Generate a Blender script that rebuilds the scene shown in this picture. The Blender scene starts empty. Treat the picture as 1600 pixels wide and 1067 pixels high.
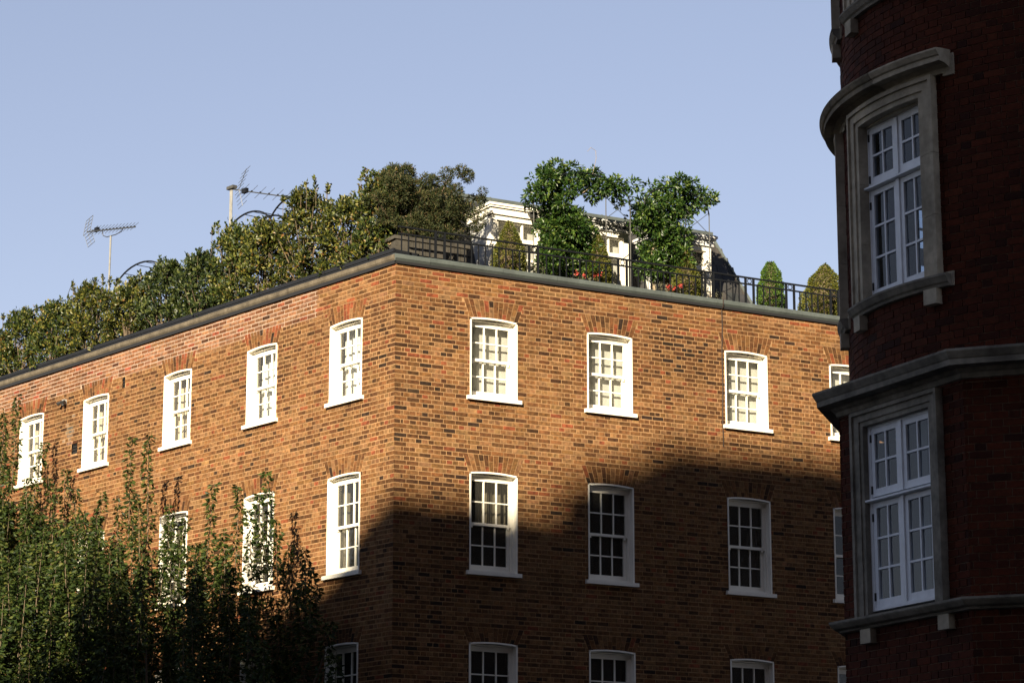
import bpy, math, random
import numpy as np
from mathutils import Vector, Matrix

random.seed(7)
RNG = np.random.default_rng(7)
PI = math.pi
sc = bpy.context.scene
COL = sc.collection

# ------------------------------------------------------------------ camera
cam = bpy.data.cameras.new("camera")
cam.sensor_fit = 'HORIZONTAL'
cam.sensor_width = 36.0
cam.lens = 36.0 * 4120.29 / 1600.0
cam.clip_start = 0.1
cam.clip_end = 4000.0
co = bpy.data.objects.new("camera", cam)
COL.objects.link(co)
co.location = (0, 0, 1.6)
co.rotation_euler = (math.radians(90 + 13.0978), 0, 0)
sc.camera = co

# ------------------------------------------------------------------ light
SUN_EL = math.radians(22.0)
SH = np.array([-0.305, -0.953]); SH /= np.linalg.norm(SH)       # horizontal direction towards the sun
wd = bpy.data.worlds.new("World"); sc.world = wd; wd.use_nodes = True
bg = wd.node_tree.nodes['Background']
sky = wd.node_tree.nodes.new('ShaderNodeTexSky')
sky.sky_type = 'NISHITA'; sky.sun_disc = False
sky.sun_elevation = SUN_EL
sky.sun_rotation = math.atan2(SH[0], SH[1])
sky.altitude = 0; sky.air_density = 0.9; sky.dust_density = 0.15; sky.ozone_density = 1.0
_g = wd.node_tree.nodes.new('ShaderNodeGamma'); _g.inputs[1].default_value = 0.68          # softer, hazier sky all round
_m = wd.node_tree.nodes.new('ShaderNodeMix'); _m.data_type = 'RGBA'; _m.blend_type = 'MULTIPLY'; _m.inputs[0].default_value = 1.0
_m.inputs[7].default_value = (1.13, 1.01, 1.06, 1)
wd.node_tree.links.new(sky.outputs[0], _g.inputs[0]); wd.node_tree.links.new(_g.outputs[0], _m.inputs[6]); wd.node_tree.links.new(_m.outputs[2], bg.inputs[0])
bg.inputs[1].default_value = 0.083
sun = bpy.data.lights.new("sun", 'SUN'); sun.energy = 5.0; sun.angle = math.radians(0.53); sun.color = (1.0, 0.86, 0.64)
so = bpy.data.objects.new("sun", sun); COL.objects.link(so)
sdir = Vector((SH[0] * math.cos(SUN_EL), SH[1] * math.cos(SUN_EL), math.sin(SUN_EL)))
so.rotation_euler = (-sdir).to_track_quat('-Z', 'Y').to_euler()
so.location = (-10, -20, 60)
sc.view_settings.view_transform = 'Standard'; sc.view_settings.look = 'None'
sc.view_settings.exposure = 1.45; sc.view_settings.gamma = 1.0; sc.view_settings.use_curve_mapping = False

# ------------------------------------------------------------------ materials
def mat(name, color=(.5, .5, .5), rough=.8, metal=0.0, noise=None, bump=0.0, spec=.3):
    """noise = list of (scale, amount 0..1, detail) multiplied into the colour"""
    m = bpy.data.materials.new(name); m.use_nodes = True
    nt = m.node_tree; b = nt.nodes['Principled BSDF']
    b.inputs['Roughness'].default_value = rough; b.inputs['Metallic'].default_value = metal
    b.inputs['Specular IOR Level'].default_value = spec
    col = None
    rgb = nt.nodes.new('ShaderNodeRGB'); rgb.outputs[0].default_value = (*color, 1); col = rgb.outputs[0]
    if noise: col = noisy(nt, col, noise)
    nt.links.new(col, b.inputs['Base Color'])
    if bump: add_bump(nt, b, bump)
    return m

def noisy(nt, col, noise):
    geo = nt.nodes.new('ShaderNodeNewGeometry')
    for sc_, amt, det in noise:
        n = nt.nodes.new('ShaderNodeTexNoise'); n.inputs['Scale'].default_value = sc_; n.inputs['Detail'].default_value = det
        nt.links.new(geo.outputs['Position'], n.inputs['Vector'])
        mr = nt.nodes.new('ShaderNodeMapRange'); mr.inputs[1].default_value = .3; mr.inputs[2].default_value = .7
        mr.inputs[3].default_value = 1 - amt; mr.inputs[4].default_value = 1 + amt * .6
        nt.links.new(n.outputs['Fac'], mr.inputs[0])
        mx = nt.nodes.new('ShaderNodeMix'); mx.data_type = 'RGBA'; mx.blend_type = 'MULTIPLY'; mx.inputs[0].default_value = 1
        nt.links.new(col, mx.inputs[6]); nt.links.new(mr.outputs[0], mx.inputs[7]); col = mx.outputs[2]
    return col

def add_bump(nt, b, d, scale=60):
    geo = nt.nodes.new('ShaderNodeNewGeometry')
    n = nt.nodes.new('ShaderNodeTexNoise'); n.inputs['Scale'].default_value = scale; n.inputs['Detail'].default_value = 4
    nt.links.new(geo.outputs['Position'], n.inputs['Vector'])
    bp = nt.nodes.new('ShaderNodeBump'); bp.inputs['Strength'].default_value = .6; bp.inputs['Distance'].default_value = d
    nt.links.new(n.outputs['Fac'], bp.inputs['Height']); nt.links.new(bp.outputs[0], b.inputs['Normal'])

def tint_mat(name, source, rough=.9, noise=((26, .34, 3), (2.3, .16, 2)), bump=.003, spec=.2):
    """colour from a per-brick attribute (source 'attr') or from the object colour (source 'object')"""
    m = bpy.data.materials.new(name); m.use_nodes = True
    nt = m.node_tree; b = nt.nodes['Principled BSDF']
    b.inputs['Roughness'].default_value = rough; b.inputs['Specular IOR Level'].default_value = spec
    if source == 'attr':
        a = nt.nodes.new('ShaderNodeAttribute'); a.attribute_name = 'tint'; col = a.outputs['Color']
    else:
        a = nt.nodes.new('ShaderNodeObjectInfo'); col = a.outputs['Color']
    col = noisy(nt, col, noise)
    nt.links.new(col, b.inputs['Base Color'])
    if bump: add_bump(nt, b, bump)
    return m

def leaf_mat(name, cols, trans=.25, rough=.45, spec=.35):
    m = bpy.data.materials.new(name); m.use_nodes = True
    nt = m.node_tree; b = nt.nodes['Principled BSDF']; out = nt.nodes['Material Output']
    b.inputs['Roughness'].default_value = rough; b.inputs['Specular IOR Level'].default_value = spec
    geo = nt.nodes.new('ShaderNodeNewGeometry')
    cr = nt.nodes.new('ShaderNodeValToRGB'); cr.color_ramp.interpolation = 'LINEAR'
    els = cr.color_ramp.elements
    while len(els) < len(cols): els.new(.5)
    for i, (p, c) in enumerate(cols): els[i].position = p; els[i].color = (*c, 1)
    nt.links.new(geo.outputs['Random Per Island'], cr.inputs[0])
    nt.links.new(cr.outputs[0], b.inputs['Base Color'])
    tr = nt.nodes.new('ShaderNodeBsdfTranslucent'); nt.links.new(cr.outputs[0], tr.inputs['Color'])
    mx = nt.nodes.new('ShaderNodeMixShader'); mx.inputs[0].default_value = trans
    nt.links.new(b.outputs[0], mx.inputs[1]); nt.links.new(tr.outputs[0], mx.inputs[2]); nt.links.new(mx.outputs[0], out.inputs[0])
    return m

def glass_mat(name, tint=(.95, .96, .95), ior=1.5, dust=.016):
    m = bpy.data.materials.new(name); m.use_nodes = True
    nt = m.node_tree; nt.nodes.remove(nt.nodes['Principled BSDF']); out = nt.nodes['Material Output']
    t = nt.nodes.new('ShaderNodeBsdfTransparent'); t.inputs[0].default_value = (*tint, 1)
    g = nt.nodes.new('ShaderNodeBsdfGlossy'); g.inputs['Roughness'].default_value = .015
    f = nt.nodes.new('ShaderNodeFresnel'); f.inputs[0].default_value = ior
    geo = nt.nodes.new('ShaderNodeNewGeometry')
    n = nt.nodes.new('ShaderNodeTexNoise'); n.inputs['Scale'].default_value = 3.0; n.inputs['Detail'].default_value = 1
    nt.links.new(geo.outputs['Position'], n.inputs['Vector'])
    bp = nt.nodes.new('ShaderNodeBump'); bp.inputs['Strength'].default_value = .10; bp.inputs['Distance'].default_value = .01
    nt.links.new(n.outputs['Fac'], bp.inputs['Height']); nt.links.new(bp.outputs[0], g.inputs['Normal'])
    inv = nt.nodes.new('ShaderNodeMath'); inv.operation = 'SUBTRACT'; inv.inputs[0].default_value = 1.0; nt.links.new(geo.outputs['Backfacing'], inv.inputs[1])
    fr = nt.nodes.new('ShaderNodeMath'); fr.operation = 'MULTIPLY'; nt.links.new(f.outputs[0], fr.inputs[0]); nt.links.new(inv.outputs[0], fr.inputs[1])
    mx = nt.nodes.new('ShaderNodeMixShader')
    nt.links.new(fr.outputs[0], mx.inputs[0]); nt.links.new(t.outputs[0], mx.inputs[1]); nt.links.new(g.outputs[0], mx.inputs[2])
    dd = nt.nodes.new('ShaderNodeBsdfDiffuse'); dd.inputs[0].default_value = (.75, .72, .66, 1)          # a film of dust
    m2 = nt.nodes.new('ShaderNodeMixShader'); m2.inputs[0].default_value = dust
    nt.links.new(mx.outputs[0], m2.inputs[1]); nt.links.new(dd.outputs[0], m2.inputs[2]); nt.links.new(m2.outputs[0], out.inputs[0])
    return m

M = dict(
    brick_obj=tint_mat('stock brick single', 'object', noise=((17, .5, 4), (2.3, .12, 2))), brick_mass=tint_mat('stock brick', 'attr', noise=((17, .5, 4), (2.3, .12, 2))),
    red_obj=tint_mat('red brick single', 'object'), red_mass=tint_mat('red brick', 'attr'),
    mortar=mat('sandy mortar', (0.318, 0.186, 0.088), .95, noise=((9, .22, 4), (1.1, .15, 2)), bump=.003),
    mortar_pale=mat('pale lime mortar', (0.3952, 0.2926, 0.2242), .95, noise=((9, .2, 4),), bump=.003),
    mortar_red=mat('grey mortar', (.20, .14, .095), .95, noise=((7, .35, 4),)),
    white=mat('white gloss paint', (.86, .82, .72), .4, noise=((6, .05, 3),), spec=.4),
    white_old=mat('weathered white paint', (.62, .62, .60), .6, noise=((5, .12, 4), (30, .08, 2))),
    blue_white=mat('cool white casement paint', (.82, .84, .86), .45, noise=((8, .08, 3),)),
    glass=glass_mat('window glass'), glass2=glass_mat('casement glass', (.72, .76, .80), 1.6, .002),
    blind=mat('cream blind fabric', (0.43, 0.42, 0.39), .9, noise=((3, .06, 2),)),
    curtain=mat('white net curtain', (0.5016, 0.5016, 0.4788), .95, noise=((4, .08, 2),)),
    beige=mat('beige lining curtain', (0.38, 0.3268, 0.2432), .95),
    lead=mat('grey lead capping', (0.0798, 0.095, 0.0912), .6, noise=((3, .2, 4), (20, .1, 2)), spec=.4),
    coping=mat('lichened stone coping', (0.114, 0.095, 0.0684), .9, noise=((5, .35, 5), (30, .2, 3)), bump=.004),
    fascia_shade=mat('dark fascia and shade', (0.0167, 0.0167, 0.0182), .6),  # dark tone below the copings, overhang shade included in the colour
    stone=mat('weathered limestone', (.45, .39, .29), .9, noise=((2.2, .35, 5), (14, .2, 4)), bump=.004),
    stone_dark=mat('sooty limestone', (.25, .225, .18), .9, noise=((2.6, .45, 5), (14, .25, 4)), bump=.004),
    iron=mat('black iron paint', (.007, .008, .010), .5, spec=.25),
    hinge=mat('dark hinge steel', (.03, .03, .03), .5),
    steel=mat('galvanised steel', (0.075, 0.075, 0.07), .6, metal=.2, noise=((12, .2, 3),)),
    mast=mat('pale aerial mast', (.22, .22, .21), .55, noise=((12, .2, 3),)),
    alu=mat('dull aluminium', (0.1216, 0.1292, 0.1368), .45, metal=.7),
    slate=tint_mat('grey slate', 'object', .7, ((9, .3, 4), (40, .15, 2)), .003, .35),
    render=mat('cream render', (0.38, 0.3572, 0.3192), .9, noise=((2, .25, 5),)),
    roofing=mat('roof felt', (0.0608, 0.0608, 0.0608), .9),
    planter=mat('dark slate grey planter', (0.0076, 0.0091, 0.0129), .7, noise=((4, .2, 3),)),
    wood=mat('grey weathered timber', (0.057, 0.0517, 0.0426), .9, noise=((4, .35, 4), (30, .25, 3))),
    terracotta=mat('terracotta', (0.3192, 0.114, 0.0532), .85, noise=((8, .2, 3),)),
    bark=mat('grey brown bark', (0.1216, 0.0912, 0.0608), .95, noise=((20, .3, 4),), bump=.006),
    pale_bark=mat('pale climber stem', (0.2584, 0.2052, 0.1368), .9, noise=((20, .3, 4),)),
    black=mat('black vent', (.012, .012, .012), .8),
    cable=mat('brown cable sheath', (0.0266, 0.0152, 0.0106), .6),
    brown_cloth=mat('dark brown curtain', (0.0684, 0.057, 0.038), .95),
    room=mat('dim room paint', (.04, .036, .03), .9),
    asphalt=mat('asphalt', (0.038, 0.038, 0.038), .9, noise=((8, .25, 4),)),
    paving=mat('paving stone', (0.1672, 0.1596, 0.1444), .9, noise=((3, .2, 4),)),
    lamp=mat('pale lamp body', (0.38, 0.38, 0.3648), .5),
    flower=leaf_mat('coral geranium petals', ((0, (0.418, 0.038, 0.0304)), (1, (0.57, 0.1368, 0.1064))), .2),
    hedge=leaf_mat('glossy evergreen leaves', ((0, (0.0091, 0.0167, 0.0046)), (.4, (0.0243, 0.0418, 0.0091)), (.75, (0.080, 0.098, 0.0175)), (.93, (0.165, 0.150, 0.031)), (1, (0.1672, 0.0912, 0.0266))), .15, .42, .32),
    hedge3=leaf_mat('olive gold evergreen leaves', ((0, (0.0076, 0.0137, 0.0038)), (.4, (0.0258, 0.0365, 0.0076)), (.75, (0.088, 0.100, 0.016)), (.93, (0.178, 0.160, 0.031)), (1, (0.152, 0.076, 0.0228))), .15, .42, .32),
    hedge2=leaf_mat('blue green evergreen leaves', ((0, (0.0076, 0.0152, 0.0046)), (.6, (0.0258, 0.0426, 0.0106)), (1, (0.0988, 0.114, 0.0304))), .15, .42, .32),
    conifer=leaf_mat('dark pine needles', ((0, (0.0137, 0.0213, 0.0091)), (.5, (0.0342, 0.0456, 0.0152)), (.85, (0.0646, 0.0646, 0.0228)), (1, (0.114, 0.076, 0.038))), .12, .6, .2),
    climber=leaf_mat('fresh climber leaves', ((0, (0.0122, 0.0319, 0.0061)), (.5, (0.0258, 0.0623, 0.0091)), (.85, (0.0646, 0.114, 0.0167)), (1, (0.1292, 0.1672, 0.0342))), .24, .4, .4),
    topiary=leaf_mat('clipped box leaves', ((0, (0.0304, 0.0456, 0.0076)), (.5, (0.0836, 0.095, 0.0152)), (1, (0.19, 0.1748, 0.0342))), .2, .45, .3),
    topiary2=leaf_mat('clipped green leaves', ((0, (0.0304, 0.076, 0.0106)), (.5, (0.0684, 0.1368, 0.0228)), (1, (0.1368, 0.1976, 0.038))), .2, .45, .3),
    dry=leaf_mat('dry flower heads', ((0, (0.19, 0.0988, 0.0228)), (1, (0.342, 0.2052, 0.0608))), .2, .8, .1),
    tree=leaf_mat('cherry leaves', ((0, (0.0106, 0.0213, 0.0053)), (.5, (0.0258, 0.0456, 0.0091)), (.85, (0.057, 0.0798, 0.0152)), (1, (0.1216, 0.1216, 0.0304))), .22, .5, .2),
    herb=leaf_mat('silvery herb leaves', ((0, (0.076, 0.0836, 0.0532)), (1, (0.2128, 0.2052, 0.1368))), .2, .7, .2),
)

# ------------------------------------------------------------------ helpers
def mk_mesh(name, V, loops, counts, mats, tint=None, smooth=False, midx=None):
    me = bpy.data.meshes.new(name)
    V = np.asarray(V, np.float32).reshape(-1, 3); loops = np.asarray(loops, np.int32).ravel(); counts = np.asarray(counts, np.int32)
    me.vertices.add(len(V)); me.vertices.foreach_set('co', V.ravel())
    me.loops.add(len(loops)); me.loops.foreach_set('vertex_index', loops)
    me.polygons.add(len(counts))
    st = np.concatenate(([0], np.cumsum(counts)[:-1])).astype(np.int32)
    me.polygons.foreach_set('loop_start', st)
    me.polygons.foreach_set('loop_total', counts)
    for m in (mats if isinstance(mats, (list, tuple)) else [mats]): me.materials.append(m)
    if midx is not None: me.polygons.foreach_set('material_index', np.asarray(midx, np.int32))
    me.polygons.foreach_set('use_smooth', np.full(len(counts), bool(smooth)))
    me.update(calc_edges=True)
    if tint is not None:
        a = me.attributes.new('tint', 'FLOAT_COLOR', 'POINT')
        t = np.ones((len(V), 4), np.float32); t[:, :3] = tint; a.data.foreach_set('color', t.ravel())
    me.validate()
    return me

def link(name, me, parent=None, loc=(0, 0, 0), rotz=0.0, kind=None, label=None, cat=None, group=None):
    o = bpy.data.objects.new(name, me); COL.objects.link(o)
    o.location = loc; o.rotation_euler = (0, 0, rotz)
    if parent is not None: o.parent = parent
    tag(o, label, cat, group, kind)
    return o

def tag(o, label=None, cat=None, group=None, kind=None):
    for k, v in (('label', label), ('category', cat), ('group', group), ('kind', kind)):
        if v: o[k] = v
    return o

def thing(name, label, cat, loc=(0, 0, 0), rotz=0.0, group=None):
    return link(name, None, None, loc, rotz, None, label, cat, group)

class MB:
    def __init__(s): s.v = []; s.f = []; s.mi = []
    def hexa(s, p, mi=0):          # p: 8 points, bottom ring 0-3 (counter-clockwise from above), top ring 4-7
        b = len(s.v); s.v += [tuple(q) for q in p]
        for q in ((3, 2, 1, 0), (4, 5, 6, 7), (0, 1, 5, 4), (1, 2, 6, 5), (2, 3, 7, 6), (3, 0, 4, 7)):
            s.f.append(tuple(b + i for i in q)); s.mi.append(mi)
    def box(s, x0, x1, y0, y1, z0, z1, mi=0):
        s.hexa([(x0, y0, z0), (x1, y0, z0), (x1, y1, z0), (x0, y1, z0), (x0, y0, z1), (x1, y0, z1), (x1, y1, z1), (x0, y1, z1)], mi)
    def poly(s, pts, mi=0):
        b = len(s.v); s.v += [tuple(q) for q in pts]; s.f.append(tuple(range(b, b + len(pts)))); s.mi.append(mi)
    def tube(s, path, r, n=6, cap=True):
        path = [Vector(p) for p in path]; rs = r if isinstance(r, (list, tuple)) else [r] * len(path)
        b = len(s.v); prev = None
        for i, p in enumerate(path):
            d = (path[min(i + 1, len(path) - 1)] - path[max(i - 1, 0)]).normalized()
            a = d.cross(Vector((0, 0, 1)))
            if a.length < .2: a = d.cross(Vector((1, 0, 0)))
            a.normalize()
            if prev is not None and a.dot(prev) < 0: a = -a
            prev = a; c = d.cross(a)
            for k in range(n):
                t = 2 * PI * k / n
                s.v.append(tuple(p + (a * math.cos(t) + c * math.sin(t)) * rs[i]))
        for i in range(len(path) - 1):
            for k in range(n):
                k2 = (k + 1) % n
                s.f.append((b + i * n + k, b + i * n + k2, b + (i + 1) * n + k2, b + (i + 1) * n + k)); s.mi.append(0)
        if cap:
            s.f.append(tuple(b + k for k in range(n))[::-1]); s.mi.append(0)
            e = b + (len(path) - 1) * n; s.f.append(tuple(e + k for k in range(n))); s.mi.append(0)
    def strip(s, rings, closed_profile=True, caps=True):     # rings: list of equal-length point lists
        b = len(s.v); n = len(rings[0])
        for r in rings: s.v += [tuple(q) for q in r]
        for i in range(len(rings) - 1):
            for k in range(n if closed_profile else n - 1):
                k2 = (k + 1) % n
                s.f.append((b + i * n + k, b + i * n + k2, b + (i + 1) * n + k2, b + (i + 1) * n + k)); s.mi.append(0)
        if caps:
            s.f.append(tuple(b + k for k in range(n))[::-1]); s.mi.append(0)
            e = b + (len(rings) - 1) * n; s.f.append(tuple(e + k for k in range(n))); s.mi.append(0)
    def mesh(s, name, mats, smooth=False):
        return mk_mesh(name, s.v, [i for f in s.f for i in f], [len(f) for f in s.f], mats, None, smooth, s.mi)
    def build(s, name, mats, parent=None, loc=(0, 0, 0), rotz=0.0, smooth=False, **k):
        return link(name, s.mesh(name, mats, smooth), parent, loc, rotz, **k)

def leaves_mesh(name, P, D, L, W, m, fold=.25, droop=0.0, jitter=.5):
    """N leaves: base points P, directions D, lengths L, widths W; four vertices and two triangles each"""
    N = len(P); P = np.asarray(P, float); D = np.asarray(D, float) + RNG.normal(0, jitter, (N, 3))
    D[:, 2] -= droop
    D /= np.linalg.norm(D, axis=1)[:, None] + 1e-9
    R = RNG.normal(0, 1, (N, 3)); S = np.cross(D, R); S /= np.linalg.norm(S, axis=1)[:, None] + 1e-9
    U = np.cross(S, D)
    L = np.broadcast_to(L, N)[:, None]; W = np.broadcast_to(W, N)[:, None]
    V = np.stack([P, P + D * L * .5 + S * W * .5 + U * W * fold, P + D * L, P + D * L * .5 - S * W * .5 + U * W * fold], 1).reshape(-1, 3)
    i = np.arange(N)[:, None] * 4
    F = np.concatenate([i + [0, 1, 2], i + [0, 2, 3]], 1).ravel()
    return mk_mesh(name, V, F, np.full(2 * N, 3), m)

def bricks_mesh(name, B, m):
    """B: array N x (8,3) corner points plus N x 3 tints; five visible faces each"""
    V, T = B; N = len(V)
    i = np.arange(N)[:, None] * 8
    F = np.concatenate([i + q for q in ([3, 2, 1, 0], [4, 5, 6, 7], [0, 1, 5, 4], [1, 2, 6, 5], [3, 0, 4, 7])], 1).ravel()
    return mk_mesh(name, V.reshape(-1, 3), F, np.full(5 * N, 4), m, np.repeat(T, 8, 0))

def hexpts(x0, x1, y0, y1, z0, z1):
    return np.array([(x0, y0, z0), (x1, y0, z0), (x1, y1, z0), (x0, y1, z0), (x0, y0, z1), (x1, y0, z1), (x1, y1, z1), (x0, y1, z1)], float)

# camera projection, used only to decide which bricks are the 300 that show largest
_f, _t = 4120.29, math.radians(13.0978)
def pixel(P):
    P = np.asarray(P, float); y = P[..., 1]; z = P[..., 2] - 1.6
    dep = y * math.cos(_t) + z * math.sin(_t); up = -y * math.sin(_t) + z * math.cos(_t)
    return 800 + _f * P[..., 0] / dep, 533.5 - _f * up / dep

# ------------------------------------------------------------------ ground
g = MB(); g.box(-400, 400, -300, 900, -.5, 0.0); g.build('ground', M['asphalt'], kind='structure')
g = MB(); g.poly([(-60, -5, .004), (60, -5, .004), (60, 12, .004), (-60, 12, .004)]); g.build('road', M['asphalt'], kind='structure')

# ================================================================== the brown brick building
CX, CY = -1.91024, 42.0
AR, AL = math.radians(29.2561), math.radians(49.8635)
bb = thing('brick_building', 'long brown brick building with white sash windows and a planted roof terrace', 'building', (CX, CY, 0))
ROT = {'R': AR, 'L': -AL}
def frame(side):
    a = ROT[side]; return np.array([math.cos(a), math.sin(a), 0]), np.array([-math.sin(a), math.cos(a), 0])
def W(side, x, y, z):
    ex, ey = frame(side); return np.array([CX, CY, 0]) + ex * x + ey * y + np.array([0, 0, z])
TOP = 12.72
WH = .45
RISE = .028
WINS = {'R': [(1.840, 11.94, 10.617, 0), (4.105, 11.94, 10.617, 1), (6.917, 11.94, 10.617, 2), (9.172, 11.94, 10.617, 3),
              (1.840, 9.331, 7.711, 4), (4.105, 9.331, 7.711, 5), (6.917, 9.331, 7.711, 6), (9.172, 9.331, 7.711, 7),
              (1.840, 6.532, 4.80, 8), (4.105, 6.532, 4.80, 9), (6.917, 6.532, 4.80, 10), (9.172, 6.532, 4.80, 11)],
        'L': [(-1.347, 11.94, 10.617, 0), (-3.80, 11.94, 10.617, 1), (-6.476, 11.94, 10.617, 2), (-9.297, 11.94, 10.617, 3), (-11.70, 11.94, 10.617, 4), (-14.2, 11.94, 10.617, 5),
              (-1.347, 9.331, 7.711, 6), (-3.80, 9.331, 7.711, 7), (-6.476, 9.331, 7.711, 8), (-9.297, 9.331, 7.711, 9), (-11.70, 9.331, 7.711, 10), (-14.2, 9.331, 7.711, 11),
              (-1.347, 6.532, 4.80, 12), (-3.80, 6.532, 4.80, 13), (-6.476, 6.532, 4.80, 14), (-9.297, 6.532, 4.80, 15)]}
XR = {'R': (0.0, 12.5), 'L': (-17.5, 0.0)}
def arch_h(t):
    k = round((TOP - (t + .30)) / .075); return TOP - .075 * k - .004 - t
VENTS = {'L': [(-8.35, 12.06, .11, .22), (-10.05, 11.06, .22, .22)], 'R': []}

PAL = np.array([(.265, .135, .050), (.33, .185, .078), (.215, .103, .037), (.155, .074, .028), (.095, .047, .020), (.050, .031, .019), (.30, .095, .040), (.29, .165, .075)])
def tints(n, w):
    w = np.asarray(w, float); k = RNG.choice(len(PAL), n, p=w / w.sum())
    return PAL[k] * np.array([.555, .505, .50]) * RNG.uniform(.86, 1.15, (n, 1)) * RNG.uniform(.95, 1.05, (n, 3))
MIX_MAIN = (26, 8, 27, 22, 10, 2, 3, 2)
MIX_HEAD = (30, 32, 12, 7, 3, .5, 5, 14)
MIX_PARA = (20, 10, 26, 14, 5, 1, 13, 11)
MIX_PALE = (14, 18, 20, 10, 2, 0, 6, 30)
MIX_CORNER = (18, 8, 20, 22, 20, 9, 1, 2)

def holes(side, z0, z1):
    """x intervals that bricks of the course z0..z1 must leave free"""
    zm = (z0 + z1) / 2; out = []
    for cx, t, s, _ in WINS[side]:
        if s - .075 < zm <= s: out.append((cx - WH - .065, cx + WH + .065))
        elif s < zm <= t: out.append((cx - WH - .004, cx + WH + .004))
        elif t < zm < t + arch_h(t):
            k = (zm - t) / arch_h(t); hw = WH + .012 + .125 * k; out.append((cx - hw, cx + hw))
    for cx, cz, w, h in VENTS[side]:
        if cz - h / 2 - .01 < zm < cz + h / 2 + .01: out.append((cx - w / 2, cx + w / 2))
    return out

def courses(side):
    xa, xb = XR[side]; res = []
    k = 0
    while True:
        z1 = TOP - .075 * k - .008; z0 = z1 - .0585
        if z0 < 2.4: break
        npar = 7 if side == 'R' else 6
        cuts = [0.0]
        if k < npar: kind = 's'; off = .225 if k % 2 else .1125
        else:
            kind = 's' if ((k - npar) % 2 == 0) != (side == 'R') else 'h'; off = None
        x = 0.0
        if kind == 's':
            cuts.append(off if off else .225); x = cuts[-1]
            while x < 18: x += .225; cuts.append(x)
        else:
            cuts += [.1125, .168]; x = .168
            while x < 18: x += .1125; cuts.append(x)
        cuts = np.array(cuts)
        cuts[1:] += RNG.uniform(-.006, .006, len(cuts) - 1)
        iv = [(a + (.0065 if i else 0), b - .0075) for i, (a, b) in enumerate(zip(cuts[:-1], cuts[1:]))]
        if side == 'L': iv = [(-b, -a) for a, b in iv]
        H = holes(side, z0, z1)
        for a, b in iv:
            if b <= xa or a >= xb: continue
            a, b = max(a, xa), min(b, xb)
            segs = [(a, b)]
            for h0, h1 in H:
                ns = []
                for p, q in segs:
                    if q <= h0 or p >= h1: ns.append((p, q)); continue
                    if p < h0 - .025: ns.append((p, h0))
                    if q > h1 + .025: ns.append((h1, q))
                segs = ns
            for p, q in segs:
                if q - p > .022: res.append((p, q, z0, z1, k))
        k += 1
    return np.array(res)

def wall_sheet(side):
    """the recessed mortar bed, with openings left out"""
    xa, xb = XR[side]; y = .004
    xs = {xa, xb}; zs = {0.0, TOP + .0}
    H = []
    for cx, t, s, _ in WINS[side]:
        H.append((cx - WH, cx + WH, s - .01, t + RISE)); 
    for cx, cz, w, h in VENTS[side]: H.append((cx - w / 2, cx + w / 2, cz - h / 2, cz + h / 2))
    for a, b, c, d in H: xs |= {a, b}; zs |= {c, d}
    pz = TOP - .075 * 7 ; px = -2.2
    if side == 'L': xs.add(px); zs.add(pz)
    xs, zs = sorted(xs), sorted(zs)
    m = MB()
    for x0, x1 in zip(xs[:-1], xs[1:]):
        for z0, z1 in zip(zs[:-1], zs[1:]):
            cx, cz = (x0 + x1) / 2, (z0 + z1) / 2
            if any(a < cx < b and c < cz < d for a, b, c, d in H): continue
            pale = side == 'L' and cx < px and cz > pz
            m.poly([(x0, y, z0), (x1, y, z0), (x1, y, z1), (x0, y, z1)], 1 if pale else 0)
    return m

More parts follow.
